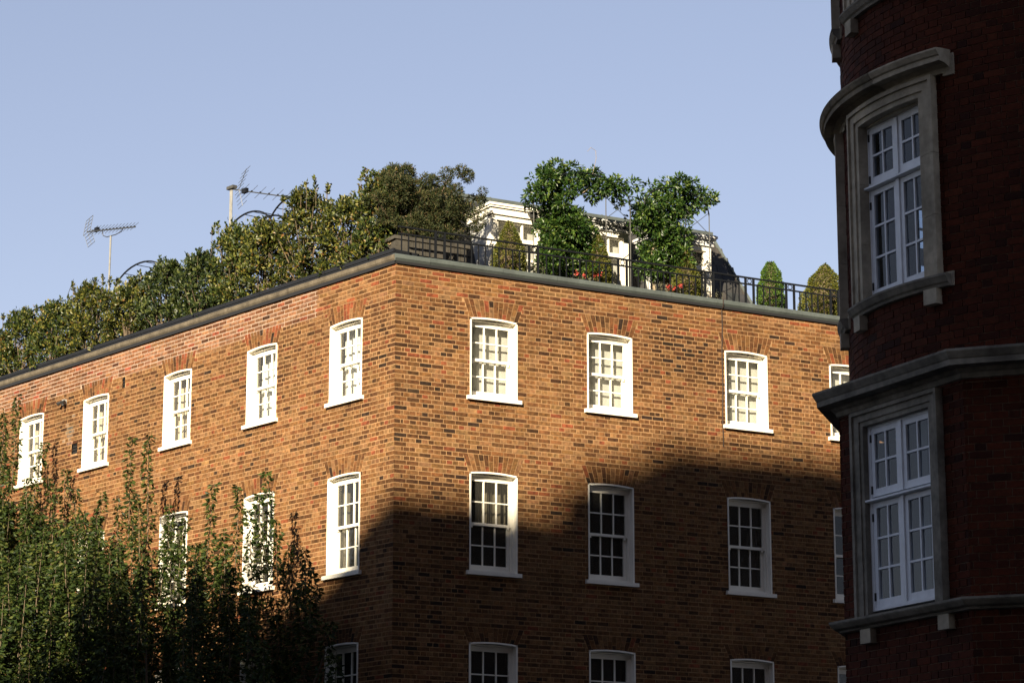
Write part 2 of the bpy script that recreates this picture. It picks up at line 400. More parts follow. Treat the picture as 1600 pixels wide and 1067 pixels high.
unit_box = MB(); unit_box.box(-.5, .5, 0, .022, -.5, .5)
UB = unit_box.mesh('brick', M['brick_obj'])
cand = []
for side in 'RL':
    wall = wall_sheet(side).build('wall', [M['mortar'], M['mortar_pale']], bb, rotz=ROT[side])
    C = courses(side); n = len(C)
    T = tints(n, MIX_MAIN)
    hd = (C[:, 4] >= (7 if side == 'R' else 6)) & ((C[:, 1] - C[:, 0]) < .13); T[hd] = tints(hd.sum(), MIX_HEAD)
    para = C[:, 4] < (8 if side == 'R' else 7); T[para] = tints(para.sum(), MIX_PARA)
    if side == 'L':
        pale = (C[:, 4] < 7) & (C[:, 0] < -2.2); T[pale] = tints(pale.sum(), MIX_PALE) * [1.15, 1.10, 1.35]
        d = np.hypot((C[:, 0] + 10.35) / .25, (C[:, 2] - 11.45) / .38)
        sel = (d < 1) & (RNG.random(n) < 1.1 - d); T[sel] = T[sel] * .72 + np.array([.4, .36, .30]) * .28
    else:
        pz = (np.abs(C[:, 0]) < 2.0) & (C[:, 4] > 7) & (RNG.random(n) < .6 - .28 * np.abs(C[:, 0])); T[pz] = tints(pz.sum(), MIX_CORNER)
        st = (C[:, 0] > 4.8) & (C[:, 0] < 6.3) & (C[:, 2] > 11.3) & (C[:, 4] > 7); T[st] = tints(st.sum(), (14, 4, 18, 22, 24, 12, 1, 2))
    xm, zm = (C[:, 0] + C[:, 1]) / 2, (C[:, 2] + C[:, 3]) / 2
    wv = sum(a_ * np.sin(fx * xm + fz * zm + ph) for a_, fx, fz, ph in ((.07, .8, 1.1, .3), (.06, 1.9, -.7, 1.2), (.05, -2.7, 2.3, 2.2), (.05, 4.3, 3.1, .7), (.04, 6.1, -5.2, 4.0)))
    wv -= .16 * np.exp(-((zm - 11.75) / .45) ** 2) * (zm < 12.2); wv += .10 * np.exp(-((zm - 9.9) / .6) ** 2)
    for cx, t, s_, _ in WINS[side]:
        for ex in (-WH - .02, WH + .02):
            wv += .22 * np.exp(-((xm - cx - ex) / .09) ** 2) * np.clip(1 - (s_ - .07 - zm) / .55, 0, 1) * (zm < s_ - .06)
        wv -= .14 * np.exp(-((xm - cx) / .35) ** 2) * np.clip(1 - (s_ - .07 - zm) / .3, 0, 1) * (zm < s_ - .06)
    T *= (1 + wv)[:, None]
    Y = RNG.uniform(-.0025, .0025, n)
    Pc = np.array([W(side, (a + b) / 2, 0, (c + d) / 2) for a, b, c, d, _ in C])
    px, py = pixel(Pc)
    px0, _ = pixel(np.array([W(side, a, 0, c) for a, b, c, d, _ in C])); px1, _ = pixel(np.array([W(side, b, 0, c) for a, b, c, d, _ in C]))
    area = np.abs(px1 - px0)
    vis = (px > 4) & (px < 1300) & (py > 4) & (py < 900) & ~((px < 560) & (py > 700))
    score = np.where(vis, area, 0) + RNG.uniform(0, .4, n)
    cand.append([side, wall, C, T, Y, score])
allsc = np.concatenate([c[5] for c in cand]); thr = np.sort(allsc)[-300]
for side, wall, C, T, Y, score in cand:
    big = score >= thr
    for (a, b, c, d, k), t, y in zip(C[big], T[big], Y[big]):
        o = bpy.data.objects.new('brick', UB); COL.objects.link(o); o.parent = wall
        o.location = ((a + b) / 2, y, (c + d) / 2); o.scale = (b - a, 1, d - c); o.color = (*t, 1)
    rest = ~big
    V = np.array([hexpts(a, b, y, y + .022, c, d) for (a, b, c, d, k), y in zip(C[rest], Y[rest])])
    V[:, :, :] += RNG.normal(0, .0012, (len(V), 8, 3)) * [1, 0, 1]
    link('brick', bricks_mesh('brick', (V, T[rest]), M['brick_mass']), wall, kind='stuff')
    # flat arches over the windows
    rest_v, rest_t = [], []
    for cx, t, s, idx in WINS[side]:
        nv = 12
        mix = (20, 6, 26, 12, 10, 2, 22, 4) if t > 11 else (26, 16, 22, 18, 12, 3, 4, 4)
        for i in range(nv):
            k0, k1 = i / nv, (i + 1) / nv
            splits = [(0, .64), (.64, 1)] if i % 2 else [(0, .34), (.34, 1)]
            for a, b in splits:
                pts = []
                for zz in (a, b):
                    hw = WH + .004 + .125 * zz
                    xl, xr = cx + hw * (2 * k0 - 1) + .006, cx + hw * (2 * k1 - 1) - .006
                    for xx, yy in ((xl, 0), (xr, 0), (xr, .024), (xl, .024)):
                        base = RISE * max(0, 1 - ((xx - cx) / WH) ** 2)
                        zv = t + base + (arch_h(t) - base - .002) * zz + (.004 if zz == a and a else (-.004 if zz == b and b < 1 else 0))
                        pts.append((xx, yy, zv))
                tt = tints(1, mix)[0]
                if t > 7 and cx > -13 and (side == 'R' or t > 10 or cx > -3):
                    m = MB(); m.hexa(pts); o = m.build('arch_brick', M['brick_obj'], wall); o.color = (*tt, 1)
                else:
                    rest_v.append(pts); rest_t.append(tt)
    if rest_v: link('arch_brick', bricks_mesh('arch_brick', (np.array(rest_v, float), np.array(rest_t)), M['brick_mass']), wall, kind='stuff')

# back walls, roof deck and the penthouse behind the planting
dR, dL = frame('R'), frame('L')
def quad_wall(pts, z0, z1, name, m, parent, th=.12):
    k = MB()
    for p, q in zip(pts[:-1], pts[1:]):
        p, q = np.array(p[:2]) - [CX, CY], np.array(q[:2]) - [CX, CY]; d = (q - p) / np.linalg.norm(q - p); nrm = np.array([-d[1], d[0]]) * th
        k.hexa([(*p, z0), (*q, z0), (*(q + nrm), z0), (*(p + nrm), z0), (*p, z1), (*q, z1), (*(q + nrm), z1), (*(p + nrm), z1)])
    return k.build(name, m, parent)
eR, eL = W('R', 12.5, .009, 0), W('L', -17.5, .009, 0)
bR, bL = W('R', 12.5, 11, 0), W('L', -17.5, 11, 0)
quad_wall([eR, bR, bL, eL], 0, 12.6, 'rear_wall', M['render'], bb)
k = MB(); k.poly([tuple(p[:2] - [CX, CY]) + (12.30,) for p in (W('R', .03, .03, 0), W('R', 12.5, .03, 0), bR, bL, W('L', -17.5, .03, 0))]); k.build('roof_deck', M['roofing'], bb)
for side in 'RL':
    xa, xb = XR[side]; k = MB(); k.box(xa + (.3 if side == 'R' else 0), xb - (.3 if side == 'L' else 0), .24, .28, 12.2, 12.74); k.build('parapet_back', M['render'], bb, rotz=ROT[side])
    # floor slabs, so that each storey's rooms are dark
    for zf in (4.4, 7.2, 10.0):
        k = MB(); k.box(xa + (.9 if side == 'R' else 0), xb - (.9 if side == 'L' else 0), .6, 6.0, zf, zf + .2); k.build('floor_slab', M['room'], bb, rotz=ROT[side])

# copings
jo = [0.0, .62, 2.0, 3.05, 4.2, 5.35, 6.30, 7.3, 8.4, 9.6, 10.9, 12.5]
for a, b in zip(jo[:-1], jo[1:]):
    m = MB(); hz = .004 if a == .62 else 0
    pr = [(-.052, 12.778), (-.052, 12.834), (-.035, 12.852), (.0, 12.862), (.27, 12.872), (.27, 12.74), (-.02, 12.735)]
    ends = (a + .003 if a else -.0, b - .003)
    m.strip([[(x if (i or a) else x - .06 * (0 if y > .2 else 1) * .5, y, z + hz) for y, z in pr] for i, x in enumerate(ends)])
    m.build('coping_stone', M['lead'], bb, rotz=AR)
m = MB(); m.box(0, 12.5, -.032, .01, 12.69, 12.736); m.build('dark_underside', M['fascia_shade'], bb, rotz=AR)  # dark colour stands for the shadow under the coping overhang
x = 0.0
while x > -17.4:
    w = .64 + random.uniform(-.04, .04)
    if x == 0: w = .5
    m = MB(); dz = random.uniform(-.004, .004)
    pr = [(-.048, 12.778), (-.05, 12.835), (-.03, 12.85), (.27, 12.872), (.27, 12.735), (-.02, 12.735)]
    m.strip([[(xx, y, z + dz) for y, z in pr] for xx in (x - w + .004, x - .004)])
    m.build('coping_stone', M['coping'], bb, rotz=-AL); x -= w
m = MB(); m.box(-17.5, 0, -.034, .01, 12.685, 12.745); m.build('dark_underside', M['fascia_shade'], bb, rotz=-AL)  # dark strip along the underside of the coping

# ---- sash windows
def sash(z0, z1, hw, y0, y1, stile, top, bot):
    m = MB()
    m.box(-hw, -hw + stile, y0, y1, z0, z1); m.box(hw - stile, hw, y0, y1, z0, z1)
    m.box(-hw + stile, hw - stile, y0 + .001, y1 - .001, z0, z0 + bot); m.box(-hw + stile, hw - stile, y0 + .001, y1 - .001, z1 - top, z1)
    ix, iz0, iz1 = hw - stile, z0 + bot, z1 - top
    pw = (2 * ix - 2 * .02) / 3
    xs = [-ix + pw, -ix + 2 * pw + .02]
    zm = (iz0 + iz1) / 2
    for x in xs: m.box(x, x + .02, y0 + .002, y1 - .002, iz0, iz1)
    for i in range(3): m.box(-ix + i * (pw + .02), -ix + i * (pw + .02) + pw, y0 + .003, y1 - .003, zm - .01, zm + .01)
    panes = [(-ix + i * (pw + .02), -ix + i * (pw + .02) + pw, a, b) for i in range(3) for a, b in ((iz0, zm - .01), (zm + .01, iz1))]
    return m, panes, (y0 + y1) / 2

WCACHE = {}
def window_meshes(h):
    key = round(h, 3)
    if key in WCACHE: return WCACHE[key]
    f = MB(); n = 8
    f.box(-WH, -WH + .024, -.012, .118, 0, h); f.box(WH - .024, WH, -.012, .118, 0, h)
    arc = [(-WH + 2 * WH * i / n) for i in range(n + 1)]; za = lambda x: h + RISE * (1 - (x / WH) ** 2)
    f.strip([[(x, -.012, za(x) - .024), (x, .118, za(x) - .024), (x, .118, za(x) + .002), (x, -.012, za(x) + .002)] for x in arc])
    f.strip([[(x, .104, h - .075), (x, .15, h - .075), (x, .15, za(x) - .01), (x, .104, za(x) - .01)] for x in arc])
    f.box(-WH + .001, -WH + .058, .100, .20, 0, h - .04); f.box(WH - .058, WH - .001, .100, .20, 0, h - .04)
    f.box(-WH + .02, WH - .02, .06, .20, -.004, .035)
    f.box(-WH + .024, WH - .024, .055, .104, h - .03, h - .012)
    fm = f.mesh('window', M['white'])
    s = MB(); s.hexa([(-WH - .06, -.062, -.07), (WH + .06, -.062, -.07), (WH + .06, .10, -.07), (-WH - .06, .10, -.07),
                      (-WH - .06, -.062, -.006), (WH + .06, -.062, -.006), (WH + .06, .10, .006), (-WH - .06, .10, .006)])
    sm = s.mesh('sill', M['white'])
    zm = .035 + (h - .11) * .5
    u, up, uy = sash(zm - .02, h - .07, .394, .112, .148, .045, .045, .045)
    l, lp, ly = sash(.035, zm + .022, .388, .155, .19, .052, .042, .085)
    for x in (-.34, .34): u.box(x - .018, x + .018, .114, .146, zm - .055, zm - .02)       # sash horns
    um, lm = u.mesh('upper_sash', M['white']), l.mesh('lower_sash', M['white'])
    pm = {}
    def pane(p, y):
        q = (round(p[1] - p[0], 3), round(p[3] - p[2], 3))
        if q not in pm:
            b = MB(); b.box(-q[0] / 2 - .004, q[0] / 2 + .004, -.002, .002, -q[1] / 2 - .004, q[1] / 2 + .004); pm[q] = b.mesh('pane', M['glass'])
        return pm[q], ((p[0] + p[1]) / 2, y, (p[2] + p[3]) / 2)
    panes = [pane(p, uy) for p in up] + [pane(p, ly) for p in lp]
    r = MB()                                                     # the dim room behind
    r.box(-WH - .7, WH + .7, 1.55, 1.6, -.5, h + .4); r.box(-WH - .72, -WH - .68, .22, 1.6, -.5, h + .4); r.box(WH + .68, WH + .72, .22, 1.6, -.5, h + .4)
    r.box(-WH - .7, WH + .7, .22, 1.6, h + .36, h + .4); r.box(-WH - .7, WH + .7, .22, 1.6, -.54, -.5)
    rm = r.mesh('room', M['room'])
    WCACHE[key] = (fm, sm, um, lm, panes, rm); return WCACHE[key]

def folds(x0, x1, z0, z1, y, amp, per):
    m = MB(); n = max(6, int((x1 - x0) / per * 8)); pts = []
    for i in range(n + 1):
        x = x0 + (x1 - x0) * i / n; pts.append((x, y + amp * math.sin(2 * PI * x / per) + amp * .4 * math.sin(7.3 * x / per)))
    m.strip([[(x, yy, z0), (x, yy + .004, z0), (x, yy + .004, z1), (x, yy, z1)] for x, yy in pts])
    return m

WLAB = {}
for side in 'RL':
    for cx, t, s, idx in WINS[side]:
        h = t - s; fm, sm, um, lm, panes, rm = window_meshes(h)
        a = ROT[side]; p = np.array([math.cos(a) * cx, math.sin(a) * cx, s])
        w = link('window', fm, bb, tuple(p), a)
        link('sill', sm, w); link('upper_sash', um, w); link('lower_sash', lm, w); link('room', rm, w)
        for me, lo in panes:
            o = link('pane', me, w, tuple(np.array(lo) + [0, 0, 0])); o.rotation_euler = (random.uniform(-.006, .006), 0, random.uniform(-.006, .006))
        if side == 'R' and t > 11:
            b = folds(-.43, .43, .0, h + .02, random.uniform(.26, .29), .004, .5); b.build('blind', M['blind'], w)
        elif side == 'R' and t > 9:
            if idx == 4: folds(-.12, .43, h * .52, h, .36, .02, .085).build('curtain', M['brown_cloth'], w)
            if idx == 6: folds(.3, .44, 0, h, .36, .02, .07).build('curtain', M['room'], w)
        elif side == 'L':
            if idx in (0, 1):
                folds(-.44, .44, 0, h, .30, .012, .16).build('curtain', M['curtain'], w)
            elif idx == 2:
                folds(-.44, -.12, 0, h, .30, .014, .1).build('curtain', M['beige'], w); folds(-.44, .44, h * .36, h, .36, .012, .12).build('net_curtain', M['curtain'], w)
            elif idx in (3, 4, 5):
                folds(-.44, -.05, 0, h, .30, .02, .1).build('curtain', M['beige'], w); folds(-.44, .44, h * .5, h, .36, .012, .12).build('net_curtain', M['curtain'], w)
            elif idx in (6, 7, 8, 9):
                folds(-.44, -.22, 0, h, .32, .02, .1).build('curtain', M['brown_cloth'], w)

# ---- vents in the left wall
for cx, cz, w, h in VENTS['L']:
    m = MB(); m.box(-w / 2, w / 2, .03, .05, -h / 2, h / 2)
    nb = 4
    for i in range(nb):
        z = -h / 2 + h * (i + .5) / nb; m.hexa([(-w / 2, .012, z - .012), (w / 2, .012, z - .012), (w / 2, .03, z + .004), (-w / 2, .03, z + .004), (-w / 2, .012, z - .008), (w / 2, .012, z - .008), (w / 2, .03, z + .01), (-w / 2, .03, z + .01)])
    m.box(-w / 2, w / 2, .006, .03, -h / 2, -h / 2 + .012); m.box(-w / 2, w / 2, .006, .03, h / 2 - .012, h / 2)
    a = -AL; m.build('air_vent', M['black'], bb, (math.cos(a) * cx, math.sin(a) * cx, cz), a)

# ---- mansard roof with dormers, behind the right-hand parapet
mans = MB()
X0, X1, YF, ZB, ZT = .55, 8.95, 1.62, 12.30, 14.86
run = .95
P = [(X0, YF, ZB), (X1, YF, ZB), (X1, 4.6, ZB), (X0, 4.6, ZB), (X0 + 1.05, YF + run, ZT), (X1 - 1.05, YF + run, ZT), (X1 - 1.05, 3.65, ZT), (X0 + 1.05, 3.65, ZT)]
mans.hexa(P); mroof = mans.build('mansard_roof', M['roofing'], bb, rotz=AR)
sb = MB(); sb.box(-.5, .5, -.007, 0, 0, 1); SL = sb.mesh('slate', M['slate'])
ex_h = .20; slope_l = math.hypot(run, ZT - ZB); tilt = math.atan2(run, ZT - ZB)
def in_dormer(x, z):
    return any(a - .05 < x < b + .05 for a, b in ((2.62, 3.66), (4.40, 5.44), (6.18, 7.22))) and z < 14.42
for r in range(int(slope_l / ex_h)):
    q = r * ex_h
    z = ZB + q * math.cos(tilt); y = YF + q * math.sin(tilt)
    if z < 12.9: continue
    xe = X1 - 1.05 * q / slope_l
    xx = max(1.2, X0 + 1.05 * q / slope_l) + (.125 if r % 2 else 0)
    while xx < xe - .06:
        w = min(.246, xe - xx)
        if not in_dormer(xx + w / 2, z + .1):
            o = bpy.data.objects.new('slate', SL); COL.objects.link(o); o.parent = mroof
            o.location = (xx + w / 2, y - .012, z); o.rotation_euler = (-tilt + .028 + random.uniform(-.004, .004), 0, 0); o.scale = (w - .004, 1, ex_h + .03)
            tcol = random.choice([(.034, .034, .037), (.042, .041, .040), (.050, .045, .040), (.030, .033, .033), (.058, .050, .043)]); o.color = (*tcol, 1)
        xx += .25
rg = MB(); rg.box(X0 + 1.0, X1 - 1.0, YF + run - .06, YF + run + .14, ZT - .02, ZT + .04)
for xj in (2.45, 3.15, 4.3, 5.5, 6.6, 7.4): rg.box(xj - .012, xj + .012, YF + run - .066, YF + run + .15, ZT - .14, ZT + .048)
rg.strip([[(X0 + 1.0, YF + run - .075, ZT - .16), (X0 + 1.0, YF + run - .055, ZT - .16), (X0 + 1.0, YF + run, ZT - .0), (X0 + 1.0, YF + run - .03, ZT + .01)],
          [(X1 - 1.0, YF + run - .075, ZT - .16), (X1 - 1.0, YF + run - .055, ZT - .16), (X1 - 1.0, YF + run, ZT), (X1 - 1.0, YF + run - .03, ZT + .01)]])
rg.build('lead_ridge', M['lead'], mroof)
hp = MB(); hp.tube([(X1 + .01, YF - .01, ZB), (X1 - 1.04, YF + run - .01, ZT + .02)], .035, 6); hp.build('lead_hip', M['lead'], mroof)

def dormer(x0, x1, first):
    w = x1 - x0; y = 1.50; zt = 14.42; zb = 12.3
    d = MB()
    d.box(x0, x0 + .10, y, y + .10, zb, zt - .14); d.box(x1 - .10, x1, y, y + .10, zb, zt - .14)
    d.box(x0, x1, y - .006, y + .10, zt - .235, zt - .02)
    o = d.build('dormer', M['white'], bb, rotz=AR)
    c = MB()
    c.box(x0 - .005, x0 + .04, y + .10, y + 1.2, zb, zt - .1); c.box(x1 - .04, x1 + .005, y + .10, y + 1.2, zb, zt - .1)
    c.build('cheek', M['white_old'], o)
    c = MB()
    prof = [(-.035, -.14), (-.04, -.02), (-.085, .0), (-.09, .035), (-.05, .06)]
    c.box(x0 - .04, x1 + .04, y - .045, y + 1.3, zt - .145, zt - .03)
    c.box(x0 - .075, x1 + .075, y - .08, y + 1.3, zt - .03, zt + .002)
    c.box(x0 - .095, x1 + .095, y - .10, y + 1.3, zt + .002, zt + .045)
    c.build('cornice', M['white'] if first else M['white_old'], o)
    c = MB(); c.box(x0 - .08, x1 + .08, y - .07, y + 1.3, zt + .045, zt + .065); c.build('lead_flat', M['lead'], o)
    g = MB(); fx0, fx1 = x0 + .10, x1 - .10; yy = y + .035
    zr = [zb + .25, 13.18, 13.53, 13.86, zt - .26]
    g.box(fx0, fx0 + .05, yy, yy + .06, zb, zr[-1] + .03); g.box(fx1 - .05, fx1, yy, yy + .06, zb, zr[-1] + .03)
    g.box(fx0 + .05, fx1 - .05, yy + .001, yy + .059, zr[-1], zr[-1] + .026)
    g.box(fx0 + .05, fx1 - .05, yy - .015, yy + .058, zr[3] - .035, zr[3] + .035)
    for z in (zr[1], zr[2]): g.box(fx0 + .05, fx1 - .05, yy + .004, yy + .055, z - .02, z + .02)
    g.box(fx0 + .05, fx1 - .05, yy + .002, yy + .058, zb, zr[0])
    iw = fx1 - fx0 - .10
    for i in (1, 2): g.box(fx0 + .05 + iw * i / 3 - .014, fx0 + .05 + iw * i / 3 + .014, yy + .003, yy + .056, zr[0], zr[-1])
    fr = g.build('window', M['white'], o)
    for i in range(3):
        for a, b in zip(zr[:-1], zr[1:]):
            p = MB(); xa = fx0 + .05 + iw * i / 3 + .006; p.box(xa, xa + iw / 3 - .012, yy + .028, yy + .032, a + .012, b - .012); p.build('pane', M['glass'], fr)
    b = MB(); b.box(fx0, fx1, yy + .16, yy + .17, zb, zr[-1] + .05); b.build('blind', M['blind'], fr)
    return o
for i, (a, b) in enumerate(((2.62, 3.66), (4.40, 5.44), (6.18, 7.22))): dormer(a, b, i == 0)

# penthouse wall behind the left-hand hedge
ph = MB(); ph.box(-17.0, -1.9, 2.6, 2.8, 12.3, 13.75); ph.build('penthouse_wall', M['render'], bb, rotz=-AL)
ph = MB(); ph.box(-17.0, -1.9, 2.55, 5.0, 13.75, 13.83); ph.build('penthouse_roof', M['roofing'], bb, rotz=-AL)

# ---- things fixed to the walls
def on(side, x, y, z): return tuple(W(side, x, y, z))
m = MB(); m.tube([(0, -.06, .13), (0, -.062, .03), (.002, -.05, -.03), (.003, -.008, -.06)] + [(.006 * math.sin(i * 1.3) - .002 * i, -.008, -.1 - i * .22) for i in range(12)], .009, 6)
tag(m.build('cable', M['cable'], None, on('R', 6.42, 0, 12.74), AR), 'thin dark cable running down the sunlit brick wall from the grey coping', 'cable')
t = thing('security_light', 'small twin security light on the sunlit brick wall between the two leftmost upper windows', 'lamp', on('L', -10.45, 0, 12.02), -AL)
m = MB(); m.box(-.05, .05, -.05, 0, -.05, .05); m.build('back_plate', M['lamp'], t)
for sx in (-1, 1):
    m = MB(); m.tube([(sx * .03, -.05, 0), (sx * .09, -.10, .0)], .012); m.tube([(sx * .05, -.05, .02), (sx * .075, -.10, -.02), (sx * .085, -.13, -.04)], [.022, .034, .040], 8); m.build('lamp_head', M['hinge'], t)

# ---- railings
def railing(side, xa, xb, y, label, rings, group):
    t = thing('roof_railing', label, 'railing', on(side, 0, y, 12.86), ROT[side], group)
    zt, zr = .52, .40
    m = MB(); m.box(xa, xb, -.018, .018, zt - .014, zt + .012); m.build('top_rail', M['iron'], t)
    m = MB(); m.box(xa, xb, -.014, .014, zr - .012, zr + .012); m.build('mid_rail', M['iron'], t)
    pb = MB(); pb.box(-.009, .009, -.009, .009, -.12, zr - .012); bar = pb.mesh('baluster', M['iron'])
    pp = MB(); pp.box(-.017, .017, -.017, .017, -.12, zt - .014); post = pp.mesh('post', M['iron'])
    rr = MB(); n = 16
    rr.strip([[((.043 + .008 * ca) * math.cos(2 * PI * i / n), .010 * sa, (.043 + .008 * ca) * math.sin(2 * PI * i / n)) for ca, sa in ((1, 0), (0, 1), (-1, 0), (0, -1))] for i in range(n + 1)], True, False)
    ring = rr.mesh('ring', M['iron'], True)
    for r in rings:
        link('post', post, t, (r - .085, 0, 0)); link('post', post, t, (r + .085, 0, 0)); link('ring', ring, t, (r, 0, (zt + zr) / 2))
    x = xa + .06
    while x < xb:
        if all(abs(x - r) > .15 for r in rings): link('baluster', bar, t, (x, 0, 0))
        x += .132
    return t
railing('R', .12, 12.4, .16, 'black iron roof railing with small rings above the right-hand brick wall', [.9, 2.70, 4.48, 6.28, 7.14, 8.02, 9.0, 10.2, 11.2], None)
railing('L', -17.3, -.9, .86, 'black iron roof railing half hidden in the hedge along the left-hand wall', [-1.5, -3.3, -5.1, -6.9, -8.7, -10.5, -12.3, -14.1, -15.9], None)

# ================================================================== roof planting
def jit(a): return random.uniform(-a, a)
def shrub(x, y, zb, w, dp, h, label, m='hedge', tips=150, per=26, spikes=3, name='evergreen_shrub', side='L', base=.32, group='evergreen shrubs in the roof hedge', lw=(.074, .042)):
    t = thing(name, label, 'shrub', on(side, x, y, zb), ROT[side], group)
    P, D = [], []; st = MB()
    for i in range(tips):
        a = random.uniform(0, 2 * PI); r = math.sqrt(random.random())
        u = random.random() ** .75
        z = base * h + (h - base * h) * u
        bulge = (.72 + .28 * math.sin(PI * min(1, u * .9 + .1))) * (1 - .38 * max(0, u - .7) / .3)
        c = np.array([w / 2 * r * math.cos(a) * bulge, dp / 2 * r * math.sin(a) * bulge, z * (1 - .06 * r) + jit(.04)])
        n = per
        q = RNG.normal(0, 1, (n, 3)); q /= np.linalg.norm(q, axis=1)[:, None]
        P.append(c + q * RNG.uniform(.0, .115, (n, 1)) * [1, 1, 1.25]); D.append(q * .9 + [0, 0, .6])
        if i % 5 == 0:
            b = (c[0] * .35 + jit(.05), c[1] * .35, 0); st.tube([b, (c[0] * .6 + jit(.05), c[1] * .6, z * .5), tuple(c)], [.014, .010, .004], 5)
    for i in range(spikes):
        x0, hh = random.uniform(-w * .42, w * .42), random.uniform(.10, .26)
        n = 26; zz = np.linspace(0, 1, n)[:, None]
        b = np.array([x0, random.uniform(-dp * .3, dp * .3), h * .93])
        P.append(b + zz * [jit(.06), jit(.04), hh]); q = RNG.normal(0, 1, (n, 3)); q[:, 2] = .9; D.append(q)
        st.tube([tuple(b - [0, 0, .3]), tuple(b + [0, 0, hh])], .005, 4)
    P, D = np.concatenate(P), np.concatenate(D); n = len(P)
    link('foliage', leaves_mesh('foliage', P, D, RNG.uniform(.7, 1.25, n) * lw[0], RNG.uniform(.8, 1.2, n) * lw[1], M[m], .2, 0, .35), t)
    st.build('stem', M['bark'], t)
    return t

hedge = [  # x, width, height above planter, tips, material, label
    (-1.12, .72, 1.60, 130, 'hedge', 'tall blue green evergreen shrub next to the dark pine at the roof corner', 6, .78),
    (-2.05, 1.15, 1.30, 200, 'hedge', 'broad yellowish evergreen shrub second from the roof corner', 3, .7),
    (-3.25, 1.25, 1.60, 230, 'hedge', 'bulky golden tipped evergreen shrub under the end of the right aerial', 5, .75),
    (-4.45, 1.15, 1.44, 220, 'hedge', 'yellow green evergreen shrub overgrowing the second metal hoop', 3, .75),
    (-5.45, 1.1, 1.48, 210, 'hedge', 'rounded bright topped evergreen shrub right of the thick aerial mast', 2, .75),
    (-6.55, 1.2, 1.20, 200, 'hedge2', 'dark green evergreen shrub with one thin lone sprig on top', 2, .75),
    (-7.75, 1.25, 1.32, 210, 'hedge2', 'dense mid green evergreen shrub left of the thick aerial mast', 3, .75),
    (-9.0, 1.3, 1.20, 210, 'hedge', 'olive evergreen shrub in front of the arched black hoop', 3, .75),
    (-10.4, 1.4, 1.42, 230, 'hedge', 'golden evergreen shrub at the foot of the lattice aerial mast', 4, .75),
    (-11.8, 1.35, 1.30, 210, 'hedge', 'leggy evergreen shrub with bare stems left of the lattice aerial', 5, .75),
    (-13.1, 1.3, 1.28, 200, 'hedge', 'evergreen shrub with two upright sprigs near the left picture edge', 4, .75),
    (-14.4, 1.4, 1.12, 210, 'hedge', 'low dark evergreen shrub at the left end of the hedge', 2, .75)]
for x, w, h, tips, m, lab, sp, dp in hedge:
    shrub(x, .50, 12.95, w * 1.18, dp, h * random.uniform(.97, 1.08) + .06, lab, {'yel': 'hedge3', 'gol': 'hedge3', 'bro': 'hedge3', 'oli': 'hedge3'}.get(next((k for k in ('yellow', 'golden', 'olive') if k in lab), 'x')[:3], m), int(tips * .62), 44, sp + 3, base=.02)
# trough planters under the hedge
x = -.35; i = 0
plab = ['end trough planter by the roof corner, long and dark', 'dark trough planter under the golden tipped shrub', 'dark trough planter under the bright topped shrub', 'dark trough planter below the thick aerial mast', 'dark trough planter under the olive shrub and black hoop',
        'dark trough planter below the lattice aerial', 'dark trough planter under the leggy shrubs', 'dark trough planter at the left end of the hedge']
for lab in plab:
    w = 1.95
    t = thing('trough_planter', lab, 'planter', on('L', x - w / 2, .50, 12.31), -AL, 'trough planters under the hedge')
    m = MB(); a, b, d, h = w / 2 - .01, w / 2 - .035, .27, .745
    m.box(-a, a, -d, -d + .025, 0, h); m.box(-a, a, d - .025, d, 0, h); m.box(-a, -b, -d + .025, d - .025, 0, h); m.box(b, a, -d + .025, d - .025, 0, h)
    m.box(-a - .004, a + .004, -d - .012, -d + .03, h - .05, h + .012)
    m.build('trough', M['planter'], t)
    m = MB(); m.box(-b, b, -d + .026, d - .026, 0, h - .08); m.build('soil', M['bark'], t)
    x -= w

# yellow dried flower head plant at far left
def clump_plant(name, label, cat, side, x, y, z, clumps, m, n, L, Wd, spread, stems=None, stem_m='bark', droop=0, group=None, out=.8):
    """clumps: list of (dx, dy, dz, radius); leaves near each clump's surface"""
    t = thing(name, label, cat, on(side, x, y, z), ROT[side], group)
    P, D = [], []
    for cx, cy, cz, r in clumps:
        k = max(8, int(n * r * r))
        q = RNG.normal(0, 1, (k, 3)); q /= np.linalg.norm(q, axis=1)[:, None]
        P.append(np.array([cx, cy, cz]) + q * r * RNG.uniform(spread, 1.06, (k, 1))); D.append(q * out + [0, 0, .25])
    P, D = np.concatenate(P), np.concatenate(D); k = len(P)
    link('foliage', leaves_mesh('foliage', P, D, RNG.uniform(.7, 1.25, k) * L, RNG.uniform(.8, 1.2, k) * Wd, M[m], .2, droop, .4), t)
    if stems:
        s = MB()
        for path, r in stems: s.tube(path, r, 6)
        s.build('stem', M[stem_m], t)
    return t
clump_plant('dried_hydrangea', 'straw coloured dried flower heads in the hedge at the left picture edge', 'plant', 'L', -13.75, .35, 13.0,
            [(0, 0, .82, .13), (.16, .05, .76, .11), (-.14, .03, .73, .12), (.02, -.05, .62, .10)], 'dry', 9000, .035, .03, .3,
            [([(0, 0, 0), (0, 0, .8)], [.008, .004]), ([(0, 0, .3), (.16, .05, .76)], [.006, .004]), ([(0, 0, .3), (-.14, .03, .73)], [.006, .004])])

